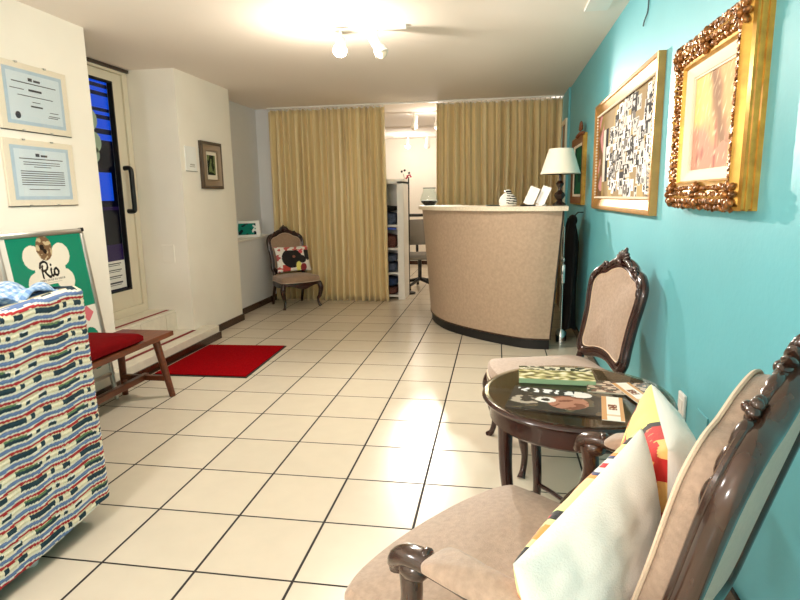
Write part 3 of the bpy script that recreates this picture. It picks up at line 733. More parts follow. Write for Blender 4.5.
# black coat hanging between counter end and wall, and the metal tools on the counter end
cb = MB()
def coat(u, v):
    a = u*2*PI; z = 1.10-0.98*v
    w = 0.03+0.03*min(1, v*5)+0.008*math.sin(v*7); d = 0.10+0.10*min(1, v*4)
    x = 0.665+w*math.cos(a)*(1+0.12*math.sin(5*a+v*4)); y = 5.42+d*math.sin(a)*(1+0.08*math.sin(4*a+v*3))
    return (x, y, z+0.02*math.sin(3*a))
V = cb.grid(40, 24, coat)
ct = thing('coat', 'black coat hanging on the teal wall behind the counter end', 'coat', (0, 0, 0))
cb.build('coat_body', M_DARKCL, ct, weld=True)
MB().blob((0.675, 5.42, 1.10), (0.04, 0.10, 0.05), sub=3).tube([(0.675, 5.42, 1.12), (0.72, 5.42, 1.17), (0.766, 5.42, 1.17)], 0.006, 6).build('coat_collar', M_DARKCL, ct)
tl = thing('clothes_steamer', 'slim chrome appliance standing beside the counter end', 'appliance', (0.585, 5.24, 0))
MB().tube([(0, 0, 0.12), (0, 0, 1.05)], 0.010, 10).lathe([(0, 0), (0.05, 0), (0.05, 0.10), (0.03, 0.13), (0, 0.13)], n=20).build('steamer_pole', M_CHROME, tl)
MB().box((-0.018, -0.03, 0.55), (0.018, 0.03, 0.72), 0.008).blob((0, -0.01, 0.76), (0.022, 0.03, 0.03)).build('steamer_head', M_CHROME, tl)

# ------------------------------------------------------------------ pictures on the teal wall
def frame_ring(b, y0, y1, z0, z1, prof, fx):
    # prof: (inset, height above the wall); fx maps (y,z,h)->point
    rings = []
    for d, h in prof:
        rings.append([b.bm.verts.new(fx(y, z, h)) for y, z in ((y0+d, z0+d), (y1-d, z0+d), (y1-d, z1-d), (y0+d, z1-d))])
    for A, B in zip(rings, rings[1:]):
        for j in range(4): b.bm.faces.new([A[j], A[(j+1) % 4], B[(j+1) % 4], B[j]])
    return b
def wall_r(y, z, h): return Vector((XR-h, y, z))
def panel(b, y0, y1, z0, z1, h, fx, ny, nz_):
    b.grid(ny, nz_, lambda u, v: fx(y0+(y1-y0)*u, z0+(z1-z0)*v, h)); return b
# big ornate frame
by0, by1, bz0, bz1 = 1.885, 2.60, 1.272, 1.895
pf = thing('painting', 'pink and orange abstract painting in an ornate carved gilt frame, nearest on the teal wall', 'painting', (XR, 2.24, 1.585))
PFI = Matrix.Translation((-XR, -2.24, -1.585))
def pr_(y, z, h): return PFI @ wall_r(y, z, h)
frame_ring(MB(), by0, by1, bz0, bz1, [(0, 0.0), (0, 0.014), (0.006, 0.016), (0.006, 0.024), (0, 0.026), (0, 0.034), (0.005, 0.036), (0.005, 0.044), (0.0, 0.046), (0.012, 0.052), (0.016, 0.046), (0.03, 0.062), (0.042, 0.070), (0.05, 0.062), (0.075, 0.052), (0.095, 0.058), (0.105, 0.04), (0.105, 0.0)], pr_).build('picture_frame', M_GOLD, pf)
cv = MB()
rnd = random.Random(4)
def scrolls(y0, y1, z0, z1, inset, h, step, size):
    pts = []
    L1 = y1-y0-2*inset; L2 = z1-z0-2*inset
    n1 = int(L1/step); n2 = int(L2/step)
    for k in range(n1+1):
        pts += [(y0+inset+L1*k/n1, z0+inset), (y0+inset+L1*k/n1, z1-inset)]
    for k in range(1, n2):
        pts += [(y0+inset, z0+inset+L2*k/n2), (y1-inset, z0+inset+L2*k/n2)]
    for (y, z) in pts:
        a = rnd.uniform(0, PI)
        cv.blob(pr_(y+rnd.uniform(-.004, .004), z+rnd.uniform(-.004, .004), h), (size*rnd.uniform(.7, 1.1), size*rnd.uniform(.6, 1.3), size*rnd.uniform(.6, 1.0)), Matrix.Rotation(a, 3, 'X'), 1)
scrolls(by0, by1, bz0, bz1, 0.052, 0.062, 0.020, 0.012)
scrolls(by0, by1, bz0, bz1, 0.074, 0.058, 0.017, 0.010)
scrolls(by0+0.035, by1, bz0, bz1, 0.030, 0.060, 0.019, 0.013)
scrolls(by0+0.06, by1, bz0, bz1, 0.008, 0.050, 0.021, 0.014)
for yy in (by0+0.05, (by0+by1)/2, by1-0.05):
    for zz in (bz0+0.05, bz1-0.05):
        for k in range(8):
            cv.blob(pr_(yy+0.03*math.cos(k*PI/4), zz+0.03*math.sin(k*PI/4), 0.066), (0.012, 0.018, 0.011), Matrix.Rotation(k*PI/4, 3, 'X'), 2)
        cv.blob(pr_(yy, zz, 0.074), (0.014, 0.014, 0.014))
for k in range(26):
    y = by1-0.01; z = bz0+0.03+k*0.024
    cv.blob(pr_(y+0.012, z, 0.035), (0.018, 0.014+0.006*math.sin(k), 0.012), None, 1)
cv.build('carving', M_GOLDD, pf)
frame_ring(MB(), by0+0.10, by1-0.10, bz0+0.10, bz1-0.10, [(0, 0.045), (0.008, 0.045), (0.035, 0.030), (0.036, 0.026), (0.042, 0.026), (0.042, 0.01)], pr_).build('liner', M_LINER, pf)
pnt = panel(MB(), by0+0.14, by1-0.14, bz0+0.14, bz1-0.14, 0.020, pr_, 150, 110).build('canvas', M_ATTR, pf, False)
def mixc(a, b, t):
    t = max(0.0, min(1.0, t)); t = t*t*(3-2*t)
    return tuple(x+(y-x)*t for x, y in zip(a, b))
def colpaint(c, n):
    y, z = c.y, c.z
    d = nz(y*6+z*4, z*9-y*6, 3); g = nz(y*22, z*14, 8); h = nz(y*60+z*30, z*30, 2)
    q = (232, 184, 136)
    q = mixc(q, (238, 212, 142), 0.5+(y-0.06+0.10*d)/0.16 if z > -0.1 else 0)
    q = mixc(q, (210, 156, 136), 0.5+(-0.03-z+0.10*d)/0.12 if y > -0.14 else 0)
    q = mixc(q, (160, 128, 106), 1.1-abs(y-0.45*z+0.045+0.03*g)/0.07 if z > -0.09+0.05*d else 0)
    q = mixc(q, (172, 112, 104), (g-0.15)*2.2 if z < 0.0 and y > -0.1 else 0)
    q = mixc(q, (246, 226, 190), (h-0.1)*1.2)
    return rgb(*q)
paint(pnt, colpaint)
# collage frame
cy0, cy1, cz0, cz1 = 2.99, 4.76, 1.22, 1.985
cf = thing('photo_collage', 'collage of small black and white photos in a gold frame on the teal wall', 'picture', (XR, 3.9, 1.6))
def pc_(y, z, h): return Matrix.Translation((-XR, -3.9, -1.6)) @ wall_r(y, z, h)
frame_ring(MB(), cy0, cy1, cz0, cz1, [(0, 0.0), (0, 0.035), (0.006, 0.038), (0.02, 0.038), (0.028, 0.032), (0.072, 0.018), (0.077, 0.024), (0.085, 0.024), (0.085, 0.0)], pc_).build('picture_frame', M_GOLDF, cf, False)
bd = MB()
for (a, bb) in (((cy0+0.085, cz0+0.085), (cy1-0.085, cz0+0.085)), ((cy1-0.085, cz0+0.085), (cy1-0.085, cz1-0.085)), ((cy1-0.085, cz1-0.085), (cy0+0.085, cz1-0.085)), ((cy0+0.085, cz1-0.085), (cy0+0.085, cz0+0.085))):
    L = math.hypot(bb[0]-a[0], bb[1]-a[1]); n = int(L/0.022)
    for k in range(n):
        bd.blob(pc_(a[0]+(bb[0]-a[0])*k/n, a[1]+(bb[1]-a[1])*k/n, 0.025), 0.0085, None, 1)
bd.build('bead_moulding', M_LINER, cf)
pcn = panel(MB(), cy0+0.085, cy1-0.085, cz0+0.085, cz1-0.085, 0.010, pc_, 180, 90).build('photo_panel', M_ATTR, cf, False)
rr = random.Random(11); rects = []
for k in range(230):
    y = rr.uniform(-0.86, 0.42); z = rr.uniform(-0.27, 0.27)
    if z > 0.29-0.16*max(0, (y+0.1))/0.5 or (z < -0.24 and y > -0.2): continue
    rects.append((y, z, rr.uniform(0.03, 0.07), rr.uniform(0.018, 0.05), rr.choice([(244, 242, 238)]*5+[(200, 196, 190)]*3+[(40, 36, 34)]*3+[(110, 104, 98)]*2)))
def colcoll(c, n):
    y, z = c.y, c.z
    for (a, b, w, h, col) in reversed(rects):
        if abs(y-a) < w and abs(z-b) < h:
            if abs(y-a) < w*0.7 and abs(z-b) < h*0.75 and nz(y*22, z*22) > 0.02: return rgb(*[int(v*0.25) for v in col]) if col[0] > 150 else rgb(210, 206, 200)
            return rgb(*col)
    if y > 0.60:
        return rgb(208, 150, 150) if nz(y*10, z*12, 2) > 0.1 else (rgb(120, 92, 66) if nz(y*8, z*6) > -0.2 else rgb(150, 130, 84))
    if 0.40 < y < 0.62 and abs(z) < 0.18: return rgb(30, 28, 32) if y < 0.5 else rgb(226, 220, 206)
    return rgb(150, 128, 92) if nz(y*6, z*3, 5) > -0.1 else rgb(176, 154, 104)
paint(pcn, colcoll)
# small green picture/mirror in carved brown frame
gy0, gy1, gz0, gz1 = 5.37, 6.12, 1.24, 1.86
gf = thing('mirror_picture', 'dark green picture in a carved brown and gold frame behind the lamp', 'picture', (XR, 5.75, 1.55))
def pg_(y, z, h): return Matrix.Translation((-XR, -5.75, -1.55)) @ wall_r(y, z, h)
frame_ring(MB(), gy0, gy1, gz0, gz1, [(0, 0), (0, 0.03), (0.01, 0.04), (0.05, 0.035), (0.075, 0.022)], pg_).build('picture_frame', M_BROWNF, gf)
frame_ring(MB(), gy0+0.07, gy1-0.07, gz0+0.07, gz1-0.07, [(0, 0.02), (0.0, 0.026), (0.022, 0.022), (0.022, 0.012)], pg_).build('liner', M_LINER, gf)
frame_ring(MB(), gy0-0.004, gy1+0.004, gz0-0.004, gz1+0.004, [(0, 0), (0, 0.032), (0.012, 0.038), (0.014, 0.03)], pg_).build('gold_edge', M_GOLD, gf)
g2 = MB(); ym = (gy0+gy1)/2-0.25
for k in range(9):
    a = (k-4)*0.33
    g2.blob(pg_(ym+0.05*math.sin(a), gz1+0.03+0.05*math.cos(a), 0.04), (0.014, 0.012, 0.034), Matrix.Rotation(-a, 3, 'X'), 2)
for k in range(-6, 7):
    g2.blob(pg_(ym+k*0.03, gz1+0.005-abs(k)*0.002, 0.045), (0.02, 0.018, 0.018), None, 1)
g2.build('carved_crest', M_BROWNF, gf)
pgn = panel(MB(), gy0+0.09, gy1-0.09, gz0+0.09, gz1-0.09, 0.015, pg_, 40, 40).build('green_panel', M_ATTR, gf, False)
paint(pgn, lambda c, n: rgb(26, 96, 66) if nz(c.y*7, c.z*7) > -0.1 else rgb(18, 66, 56))
# outlets
so = thing('socket', 'white socket plate low on the teal wall behind the table', 'socket', (XR, 2.40, 0.46))
MB().box((-0.012, -0.04, -0.06), (0, 0.04, 0.06), 0.004).build('plate', M_WHITEP, so, False)
MB().box((-0.014, -0.022, -0.035), (-0.011, 0.022, 0.035), 0.002).build('insert', M_WHITE, so, False)
tag(MB().box((XR-0.006, 2.12, 0.40), (XR, 2.235, 0.52), 0.002).build('cover_plate', M_TEALPLATE, None, False), 'teal painted blank cover plate on the wall behind the armchair', 'cover plate')
tag(MB().tube(crom([(XR-0.006, 3.36, HC-0.002), (XR-0.007, 3.365, 2.36), (XR-0.006, 3.38, 2.27), (XR-0.009, 3.43, 2.235), (XR-0.007, 3.46, 2.215)], 5), 0.004, 6).build('cable', mat('grey_cable', rgb(70, 90, 96), 0.6), None), 'thin loose cable hanging from the ceiling on the teal wall', 'cable')
vn = MB().box((0.52, 3.72, HC-0.012), (0.66, 4.0, HC), 0.003)
tag(vn.build('ceiling_hatch', M_WHITE, None, False), 'small white plate on the ceiling near the teal wall', 'hatch')

# ------------------------------------------------------------------ left wall items
def certificate(y0, y1, z0, z1, label, dense, seed):
    t = thing('certificate', label, 'certificate', (XA, (y0+y1)/2, z0), 0, 'framed certificates on the left wall')
    a, b_ = (y1-y0)/2, (z1-z0)
    MB().box((0, -a, 0), (0.012, a, b_), 0.002).build('clip_frame', M_LINER, t, False)
    bp = MB().box((0.0121, -a+0.045, 0.035), (0.0135, a-0.045, b_-0.035)).build('blue_sheet', mat('blue_sheet_%d' % seed, rgb(178, 200, 216), 0.6, noise_scale=30, noise_amt=0.05), t, False)
    ip = MB().box((0.0136, -a+0.068, 0.055), (0.0142, a-0.068, b_-0.055)).build('inner_sheet', mat('pale_blue_sheet_%d' % seed, rgb(208, 222, 230), 0.6), t, False)
    ln = MB(); r2 = random.Random(seed)
    def line(zc, w, h, yc=0.0): ln.box((0.0143, yc-w/2, zc-h/2), (0.0150, yc+w/2, zc+h/2))
    # little mark and heading
    line(b_-0.085, 0.03, 0.018, -0.03); line(b_-0.088, 0.05, 0.012, 0.02)
    line(b_-0.108, a*1.25, 0.005)
    if dense:
        for k in range(3): line(b_-0.128-k*0.013, a*(1.05 if k < 2 else 0.5), 0.004)
        for k in range(7): line(b_-0.180-k*0.013, a*1.25, 0.0045)
        line(b_-0.285, a*0.9, 0.004)
    else:
        line(b_-0.145, 0.10, 0.012); line(b_-0.147, 0.10, 0.004, -a*0.5)
        line(b_-0.18, a*1.0, 0.004); line(b_-0.21, 0.06, 0.004); line(b_-0.235, 0.09, 0.009)
        line(b_-0.255, 0.07, 0.004, a*0.5); line(b_-0.275, 0.09, 0.004, a*0.5); line(b_-0.285, 0.08, 0.004, a*0.45)
        ln.prism([(0.02*math.cos(q*PI/10)-a*0.55, 0.085+0.02*math.sin(q*PI/10)) for q in range(20)], 0.0143, 0.0150, Matrix(((0, 0, 1, 0), (1, 0, 0, 0), (0, 1, 0, 0), (0, 0, 0, 1))))
    ln.build('printed_lines', M_INK, ip, False)
    gl = MB().box((0.0152, -a, 0), (0.017, a, b_), 0.0005).build('glass_sheet', M_CLEAR, t, False)
    for yy in (-a*0.45, a*0.35):
        MB().box((0.0, yy-0.008, b_-0.006), (0.02, yy+0.008, b_+0.003)).build('clip', M_SILVER, t, False)
        MB().box((0.0, yy-0.008, -0.003), (0.02, yy+0.008, 0.006)).build('clip', M_SILVER, t, False)
    MB().box((-0.0, -a-0.002, -0.004), (0.010, a+0.002, 0.0)).build('lower_edge', M_FELT, t, False)
certificate(2.88, 3.415, 1.745, 2.125, 'upper framed blue certificate with short lines of text on the left wall', False, 3)
certificate(2.865, 3.405, 1.315, 1.695, 'lower framed blue certificate with a dense block of text on the left wall', True, 8)

# snap frame poster on a stand
sg = thing('poster_stand', 'silver framed poster stand with a white bone logo on green, leaning by the left wall', 'sign', (-2.60, 3.028, 0))
tilt = math.radians(-7)
SM = Matrix.Translation((0.025, 0, 0.17)) @ Matrix.Rotation(tilt, 4, 'Y')
W2, Hs = 0.345, 1.0
def sp_(y, z, h): return SM @ Vector((h, y, z))
fr = MB()
for (y0, y1, z0, z1) in ((-W2, W2, Hs-0.03, Hs), (-W2, W2, 0, 0.03), (-W2, -W2+0.03, 0.03, Hs-0.03), (W2-0.03, W2, 0.03, Hs-0.03)):
    fr.box((0, y0, z0), (0.02, y1, z1), 0.006, SM)
fr.build('snap_frame', M_SILVER, sg)
MB().box((W2*0-0.004, W2-0.02, Hs-0.022), (0.022, W2+0.004, Hs+0.003), 0.003, SM).build('corner_cap', M_BLACKP, sg)
po = MB().grid and MB()
po.grid(150, 230, lambda u, v: sp_(-W2+0.028+(2*W2-0.056)*u, 0.028+(Hs-0.056)*v, 0.010))
po.box((0.0, -W2+0.01, 0.01), (0.008, W2-0.01, Hs-0.01), 0, SM)
po = po.build('poster', M_ATTRG, sg, False)
SMI = SM.inverted()
def seg(p, a, b):
    ax, ay = a; bx, by = b; px, py = p
    t = max(0, min(1, ((px-ax)*(bx-ax)+(py-ay)*(by-ay))/((bx-ax)**2+(by-ay)**2+1e-9)))
    return math.hypot(px-ax-t*(bx-ax), py-ay-t*(by-ay))
RIO = [[(-.060, .030), (-.066, .000), (-.066, -.040)],
       [(-.080, .020), (-.070, .045), (-.045, .055), (-.022, .042), (-.022, .018), (-.040, .002), (-.060, .000)],
       [(-.050, .002), (-.036, -.022), (-.018, -.040), (-.006, -.036)],
       [(.004, .008), (.000, -.020), (.008, -.036), (.018, -.030)],
       [(.006, .030), (.0065, .031)],
       [(.040, .006), (.026, -.004), (.026, -.026), (.040, -.036), (.056, -.026), (.056, -.006), (.044, .006)]]
RIO = [[(p.x, p.y) for p in crom([(a, b, 0) for a, b in s], 4)] for s in RIO]
def colsign(c, n):
    p = SMI @ c; y, z = p.y, p.z-0.0
    GRN = rgb(14, 132, 104); CRM = rgb(232, 226, 210)
    if y < -W2+0.075: return rgb(236, 234, 226)
    if z < 0.50:
        if z > 0.40 and y > 0.15 and abs(y-0.23)+abs(z-0.45) < 0.055: return rgb(214, 112, 122)
        if z < 0.36 and y > 0.10 and math.hypot((y-0.22)/0.09, (z-0.22)/0.14) < 1: return GRN
        return rgb(232, 228, 216)
    by, bz = y-0.01, z-0.765
    bx = by
    # dog head above the logo
    q = math.hypot((by+0.015)/0.062, (bz-0.135)/0.075)
    if q < 1:
        if math.hypot(by+0.03, bz-0.14) < 0.018 or math.hypot(by+0.012, bz-0.115) < 0.014: return rgb(40, 28, 22)
        return rgb(120, 92, 66) if nz(by*40, bz*40) > -0.1 else rgb(196, 176, 140)
    lob = min(math.hypot(by+0.115, bz-0.085), math.hypot(by-0.105, bz-0.085), math.hypot(by+0.115, bz+0.075), math.hypot(by-0.105, bz+0.075))
    dv = min(lob-0.072, max(abs(by)-0.12, abs(bz)-0.085))
    notch = math.hypot(by/1.3, bz+0.155)
    if notch < 0.06: dv = 1
    if dv < 0:
        d = min(seg((by, bz-0.0), s[i], s[i+1]) for s in RIO for i in range(len(s)-1))
        if d < 0.0072: return rgb(20, 22, 24)
        if -0.062 < bz < -0.052 and abs(by) < 0.10 and math.sin(by*420) > -0.4: return rgb(150, 148, 138)
        if -0.076 < bz < -0.072 and abs(by) < 0.07: return rgb(190, 186, 172)
        if lob-0.072 > -0.006 and lob > 0.0 and abs(lob-0.062) < 0.003: return rgb(206, 200, 184)
        return CRM
    return GRN
paint(po, colsign)
for yy in (-W2+0.02, W2-0.02):
    MB().tube([tuple(SM @ Vector((0.008, yy, 0.06))), tuple(SM @ Vector((0.008, yy, -0.169)))], 0.015, 10, up=Vector((0, 1, 0))).build('foot', M_SILVER, sg)

# switch plate, small card and print on the pier
tag(MB().box((-3.06, YP0-0.01, 0.77), (-2.935, YP0, 0.93), 0.003).build('switch_plate', M_WALL, None, False), 'blank white switch plate on the side of the pier by the door', 'switch')
pk = thing('wall_card', 'small white card on the pier left of the framed print', 'card', (XP, 5.02, 1.60))
MB().box((0, -0.09, 0), (0.01, 0.10, 0.22), 0.002).build('card_sheet', M_PAPER, pk, False)
MB().box((0.0101, -0.02, 0.05), (0.0108, 0.06, 0.062)).box((0.0101, -0.03, 0.035), (0.0108, 0.065, 0.042)).box((0.0, -0.09, -0.006), (0.014, 0.10, 0.0)).build('card_lines', mat('grey_ink', rgb(170, 166, 156), 0.7), pk, False)
py0, py1, pz0, pz1 = 5.19, 5.60, 1.44, 1.89
pp = thing('framed_print', 'small botanical print in a wide brown and silver frame on the pier', 'picture', (XP, 5.4, 1.66))
def pl_(y, z, h): return Vector((h, y-5.4, z-1.66))
frame_ring(MB(), py0, py1, pz0, pz1, [(0, 0), (0, 0.03), (0.02, 0.035), (0.03, 0.03)], pl_).build('picture_frame', mat('dark_bronze', rgb(78, 64, 50), 0.4), pp)
frame_ring(MB(), py0+0.03, py1-0.03, pz0+0.03, pz1-0.03, [(0, 0.03), (0.02, 0.026), (0.05, 0.022), (0.06, 0.028), (0.062, 0.01)], pl_).build('inner_frame', mat('bronze_silver', rgb(140, 124, 104), 0.35, metal=0.5), pp)
panel(MB(), py0+0.09, py1-0.09, pz0+0.09, pz1-0.09, 0.012, pl_, 2, 2).build('passe_partout', M_LINER, pp, False)
pn = panel(MB(), py0+0.125, py1-0.125, pz0+0.135, pz1-0.125, 0.014, pl_, 20, 30).build('print_sheet', M_ATTR, pp, False)
paint(pn, lambda c, n: rgb(40, 48, 34) if nz(c.y*22, c.z*14) > -0.05 else rgb(116, 128, 82))
# little photo on the ledge
fp = thing('framed_photo', 'small white framed teal photo standing on the ledge', 'picture', (-3.0, 6.62, 0.876), math.radians(38))
Mf = Matrix.Rotation(-0.18, 4, 'X')
MB().box((-0.15, -0.008, 0), (0.15, 0.008, 0.20), 0.003, Mf).build('frame_board', M_WHITEP, fp, False)
b = MB(); b.grid(40, 26, lambda u, v: Mf @ Vector((-0.12+0.22*u, -0.0085, 0.03+0.14*v)))
q = b.build('photo_print', M_ATTR, fp, False)
paint(q, lambda c, n: rgb(226, 232, 230) if (c.x > 0.05 and abs(c.z-0.1) < 0.05 and nz(c.x*30, c.z*30) > -0.1) else (rgb(24, 130, 116) if nz(c.x*14, c.z*20) > -0.12 else rgb(20, 40, 52)))
MB().box((-0.02, 0.0, 0.0), (0.02, 0.05, 0.006)).build('strut', M_WHITEP, fp, False)

# ------------------------------------------------------------------ red door mat
mt = thing('door_mat', 'flat red door mat in front of the steps', 'mat', (-2.2, 4.35, 0))
poly = [(-1.89, 4.84), (-1.855, 3.90), (-2.625, 3.885), (-2.63, 4.80)]
MB().prism([(x+2.2, y-4.35) for x, y in poly], 0.0, 0.006).build('rubber_edge', M_BLACK, mt, False)
MB().prism([((x+2.24)*0.965-0.04, (y-4.36)*0.965+0.01) for x, y in poly], 0.004, 0.012).build('red_pile', M_MAT, mt, False)

# ------------------------------------------------------------------ bench with red cushion
bn = thing('bench', 'red brown wooden bench with splayed legs along the left wall', 'bench', (-2.39, 3.05, 0))
BL0, BL1, BW = -0.75, 0.485, 0.195
bt = MB().box((-BW, BL0, 0.415), (BW, BL1, 0.45), 0.005)
bt.build('bench_top', M_BENCH, bn, False)
for yy in (BL0+0.18, BL1-0.10):
    for sx in (-1, 1):
        sgn = 1 if yy > 0 else -1
        pts = [(sx*0.14, yy-0.02*sgn, 0.416), (sx*0.165, yy+0.02*sgn, 0.0)]
        if sx > 0: pts = [(0.13, yy-0.02*sgn, 0.416), (0.19, yy+0.03*sgn, 0.0)]
        MB().tube(pts, [0.026, 0.021], 12, up=Vector((0, 1, 0))).build('leg', M_BENCH, bn)
    MB().box((-0.15, yy-0.015, 0.12), (0.165, yy+0.015, 0.155), 0.004).build('cross_rail', M_BENCH, bn, False)
MB().box((-0.02, BL0+0.14, 0.118), (0.02, BL1-0.06, 0.158), 0.004).build('long_stretcher', M_BENCH, bn, False)
cu = MB()
co = [(p.x, p.y) for p in crom([(-.19, -.62, 0), (0, -.63, 0), (.19, -.62, 0), (.205, -.55, 0), (.20, -.2, 0), (.205, .10, 0), (.19, .155, 0), (0, .165, 0), (-.19, .155, 0), (-.205, .10, 0), (-.20, -.2, 0), (-.205, -.55, 0)], 5, True)]
cu.pad(co, lambda u, v, w: (u*0.92-2.39, v+3.05, 0.451+w), 0.0, 0.055, 0.028, 0.02, 7)
tag(cu.build('seat_cushion', M_REDC, None), 'dark red seat cushion lying on the wooden bench', 'cushion')

# ------------------------------------------------------------------ covered crate with knitted blanket
crt = thing('covered_crate', 'boxy table on small feet under the striped blanket, left foreground', 'crate', (-2.05, 1.4, 0))
MB().box((-0.36, -0.65, 0.07), (0.385, 0.585, 0.90), 0.02).build('crate_body', mat('dark_crate', rgb(40, 38, 36), 0.7), crt, False)
for sx in (-0.32, 0.35):
    for sy in (-0.6, -0.15, 0.27):
        MB().lathe([(0, 0), (0.022, 0.0), (0.028, 0.02), (0.022, 0.07), (0, 0.07)], c=(sx, sy, 0), n=14).build('foot', M_WHITEP, crt)
XS, YS = -1.625, 2.03
foot = []
rad = 0.045
def addline(a, b, n):
    for k in range(n): foot.append((a[0]+(b[0]-a[0])*k/n, a[1]+(b[1]-a[1])*k/n))
addline((-2.45, YS), (XS-rad, YS), 70)
for k in range(14):
    a = PI/2-PI/2*k/14; foot.append((XS-rad+rad*math.cos(a), YS-rad+rad*math.sin(a)))
addline((XS, YS-rad), (XS, 0.74+rad), 190)
for k in range(8):
    a = -PI/2*k/8; foot.append((XS-rad+rad*math.cos(a), 0.74+rad+rad*math.sin(a)))
addline((XS-rad, 0.74), (-2.45, 0.74), 60); foot.append((-2.45, 0.74))
PER = [0.0]
for a, b in zip(foot, foot[1:]): PER.append(PER[-1]+math.hypot(b[0]-a[0], b[1]-a[1]))
PERIOD = 0.060
def rowcol(s, v, ph):
    # ph 0..1 inside one stripe period counted downwards
    rowi = int(v/PERIOD)
    if ph < 0.13: return rgb(238, 234, 222), 0
    if ph < 0.34: return rgb(104, 130, 178), 1
    if ph < 0.44: return rgb(240, 236, 224), 0
    if ph < 0.58: return rgb(186, 44, 50), 1
    if ph < 0.66: return rgb(240, 226, 190), 0
    cell = int((s+0.012*rowi+5)/0.019); pat = 'TTTTTCCCTTCCTCT'
    k = pat[cell % len(pat)]
    if k == 'C': return rgb(240, 231, 204), 1
    if rowi % 2 and ph < 0.76: return (rgb(96, 128, 84) if (cell//5) % 3 == 0 else rgb(240, 236, 226)), 1
    return rgb(20, 54, 68), 1
nrow = 260; HT = 0.995
bl = MB(); cols = []
rows = []
def hem(s, x, y): return 0.05+0.045*max(0, min(1, (y-1.3)/0.7))+0.006*math.sin(s*9)
for j in range(nrow+1):
    v = j/nrow; rw = []
    for i, (x, y) in enumerate(foot):
        s = PER[i]
        a = foot[max(i-1, 0)]; b = foot[min(i+1, len(foot)-1)]
        t = Vector((b[0]-a[0], b[1]-a[1])).normalized(); nx, ny = -t.y, t.x
        top = HT-0.012*math.sin(s*5)-0.035*max(0, min(1, (2.0-y)/0.5))
        z = top+(hem(s, x, y)-top)*v
        dd = (HT-z)
        wav = 0.004*math.sin(s*36+2*nz(s*4, z*2))
        ph = ((dd+wav)/PERIOD) % 1.0
        _, ridge = rowcol(s, dd+wav, ph)
        loc_ph = 0.0
        for lo, hi_ in ((0, .13), (.13, .34), (.34, .44), (.44, .56), (.56, .66), (.66, 1.0)):
            if lo <= ph < hi_: loc_ph = (ph-lo)/(hi_-lo)
        d = 0.004*math.sin(PI*loc_ph)+0.0015*nz(s*60, z*60)
        flare = 0.006*v**1.6+0.006*math.sin(s*7+1)*v
        corner = 0.004*v*math.exp(-((x-XS)**2+(y-YS)**2)/0.01)
        rd = 0.03*max(0, 1-v/0.03)**2
        d += flare+corner-rd
        rw.append((bl.bm.verts.new((x+nx*d, y+ny*d, z)), s, dd+wav))
    rows.append(rw)
for j in range(nrow):
    for i in range(len(foot)-1):
        bl.bm.faces.new([rows[j][i][0], rows[j][i+1][0], rows[j+1][i+1][0], rows[j+1][i][0]])
        s = (rows[j][i][1]+rows[j][i+1][1])/2; d = (rows[j][i][2]+rows[j+1][i+1][2])/2
        cols.append(rowcol(s, d, (d/PERIOD) % 1.0)[0])
nside = len(cols)
# top of the blanket
bl.grid(40, 60, lambda u, v: (-2.45+(XS-0.03+2.45)*u, 0.77+(YS-0.03-0.77)*v, HT-0.004-0.035*max(0, min(1, (2.0-(0.77+(YS-0.03-0.77)*v))/0.5))+0.004*math.sin(u*60)))
me = bpy.data.meshes.new('blanket')
bmesh.ops.recalc_face_normals(bl.bm, faces=bl.bm.faces[:])
bl.bm.to_mesh(me); bl.bm.free(); me.materials.append(M_ATTRK)
me.polygons.foreach_set('use_smooth', [True]*len(me.polygons))
blo = bpy.data.objects.new('blanket', me); COL.objects.link(blo)
ca = me.color_attributes.new('Col', 'FLOAT_COLOR', 'CORNER'); buf = []
for k, p in enumerate(me.polygons):
    c = cols[k] if k < nside else rowcol(p.center.y, p.center.x+5, ((p.center.x+5)/PERIOD) % 1)[0]
    buf += [c[0], c[1], c[2], 1]*p.loop_total
ca.data.foreach_set('color', buf)
md = blo.modifiers.new('thick', 'SOLIDIFY'); md.thickness = 0.004; md.offset = -1
tag(blo, 'knitted blanket striped red, white and blue draped over the crate', 'blanket')
# blue cloth on top
bc = MB()
def cloth(u, v):
    x = -2.38+0.66*u; y = 1.45+0.54*v
    z = HT-0.022+0.030*abs(math.sin(u*16+3*nz(v*3, u*2)))+0.02*nz(u*7, v*7)+0.035*math.sin(PI*u)*math.sin(PI*v)
    if y < 1.95: z -= 0.035*max(0, min(1, (2.0-y)/0.5))
    return (x, y+0.02*nz(u*6, 3), z+0.012)
bc.grid(110, 80, cloth)
bco = bc.build('cloth', M_ATTRK, None)
md = bco.modifiers.new('thick', 'SOLIDIFY'); md.thickness = 0.006
def ging(c, n):
    a = (math.sin(c.x*2*PI/0.028) > 0)+(math.sin(c.y*2*PI/0.028) > 0)
    return [rgb(206, 222, 238), rgb(160, 190, 224), rgb(118, 156, 206)][a]
paint(bco, ging)
tag(bco, 'crumpled pale blue checked cloth on top of the striped blanket', 'cloth')

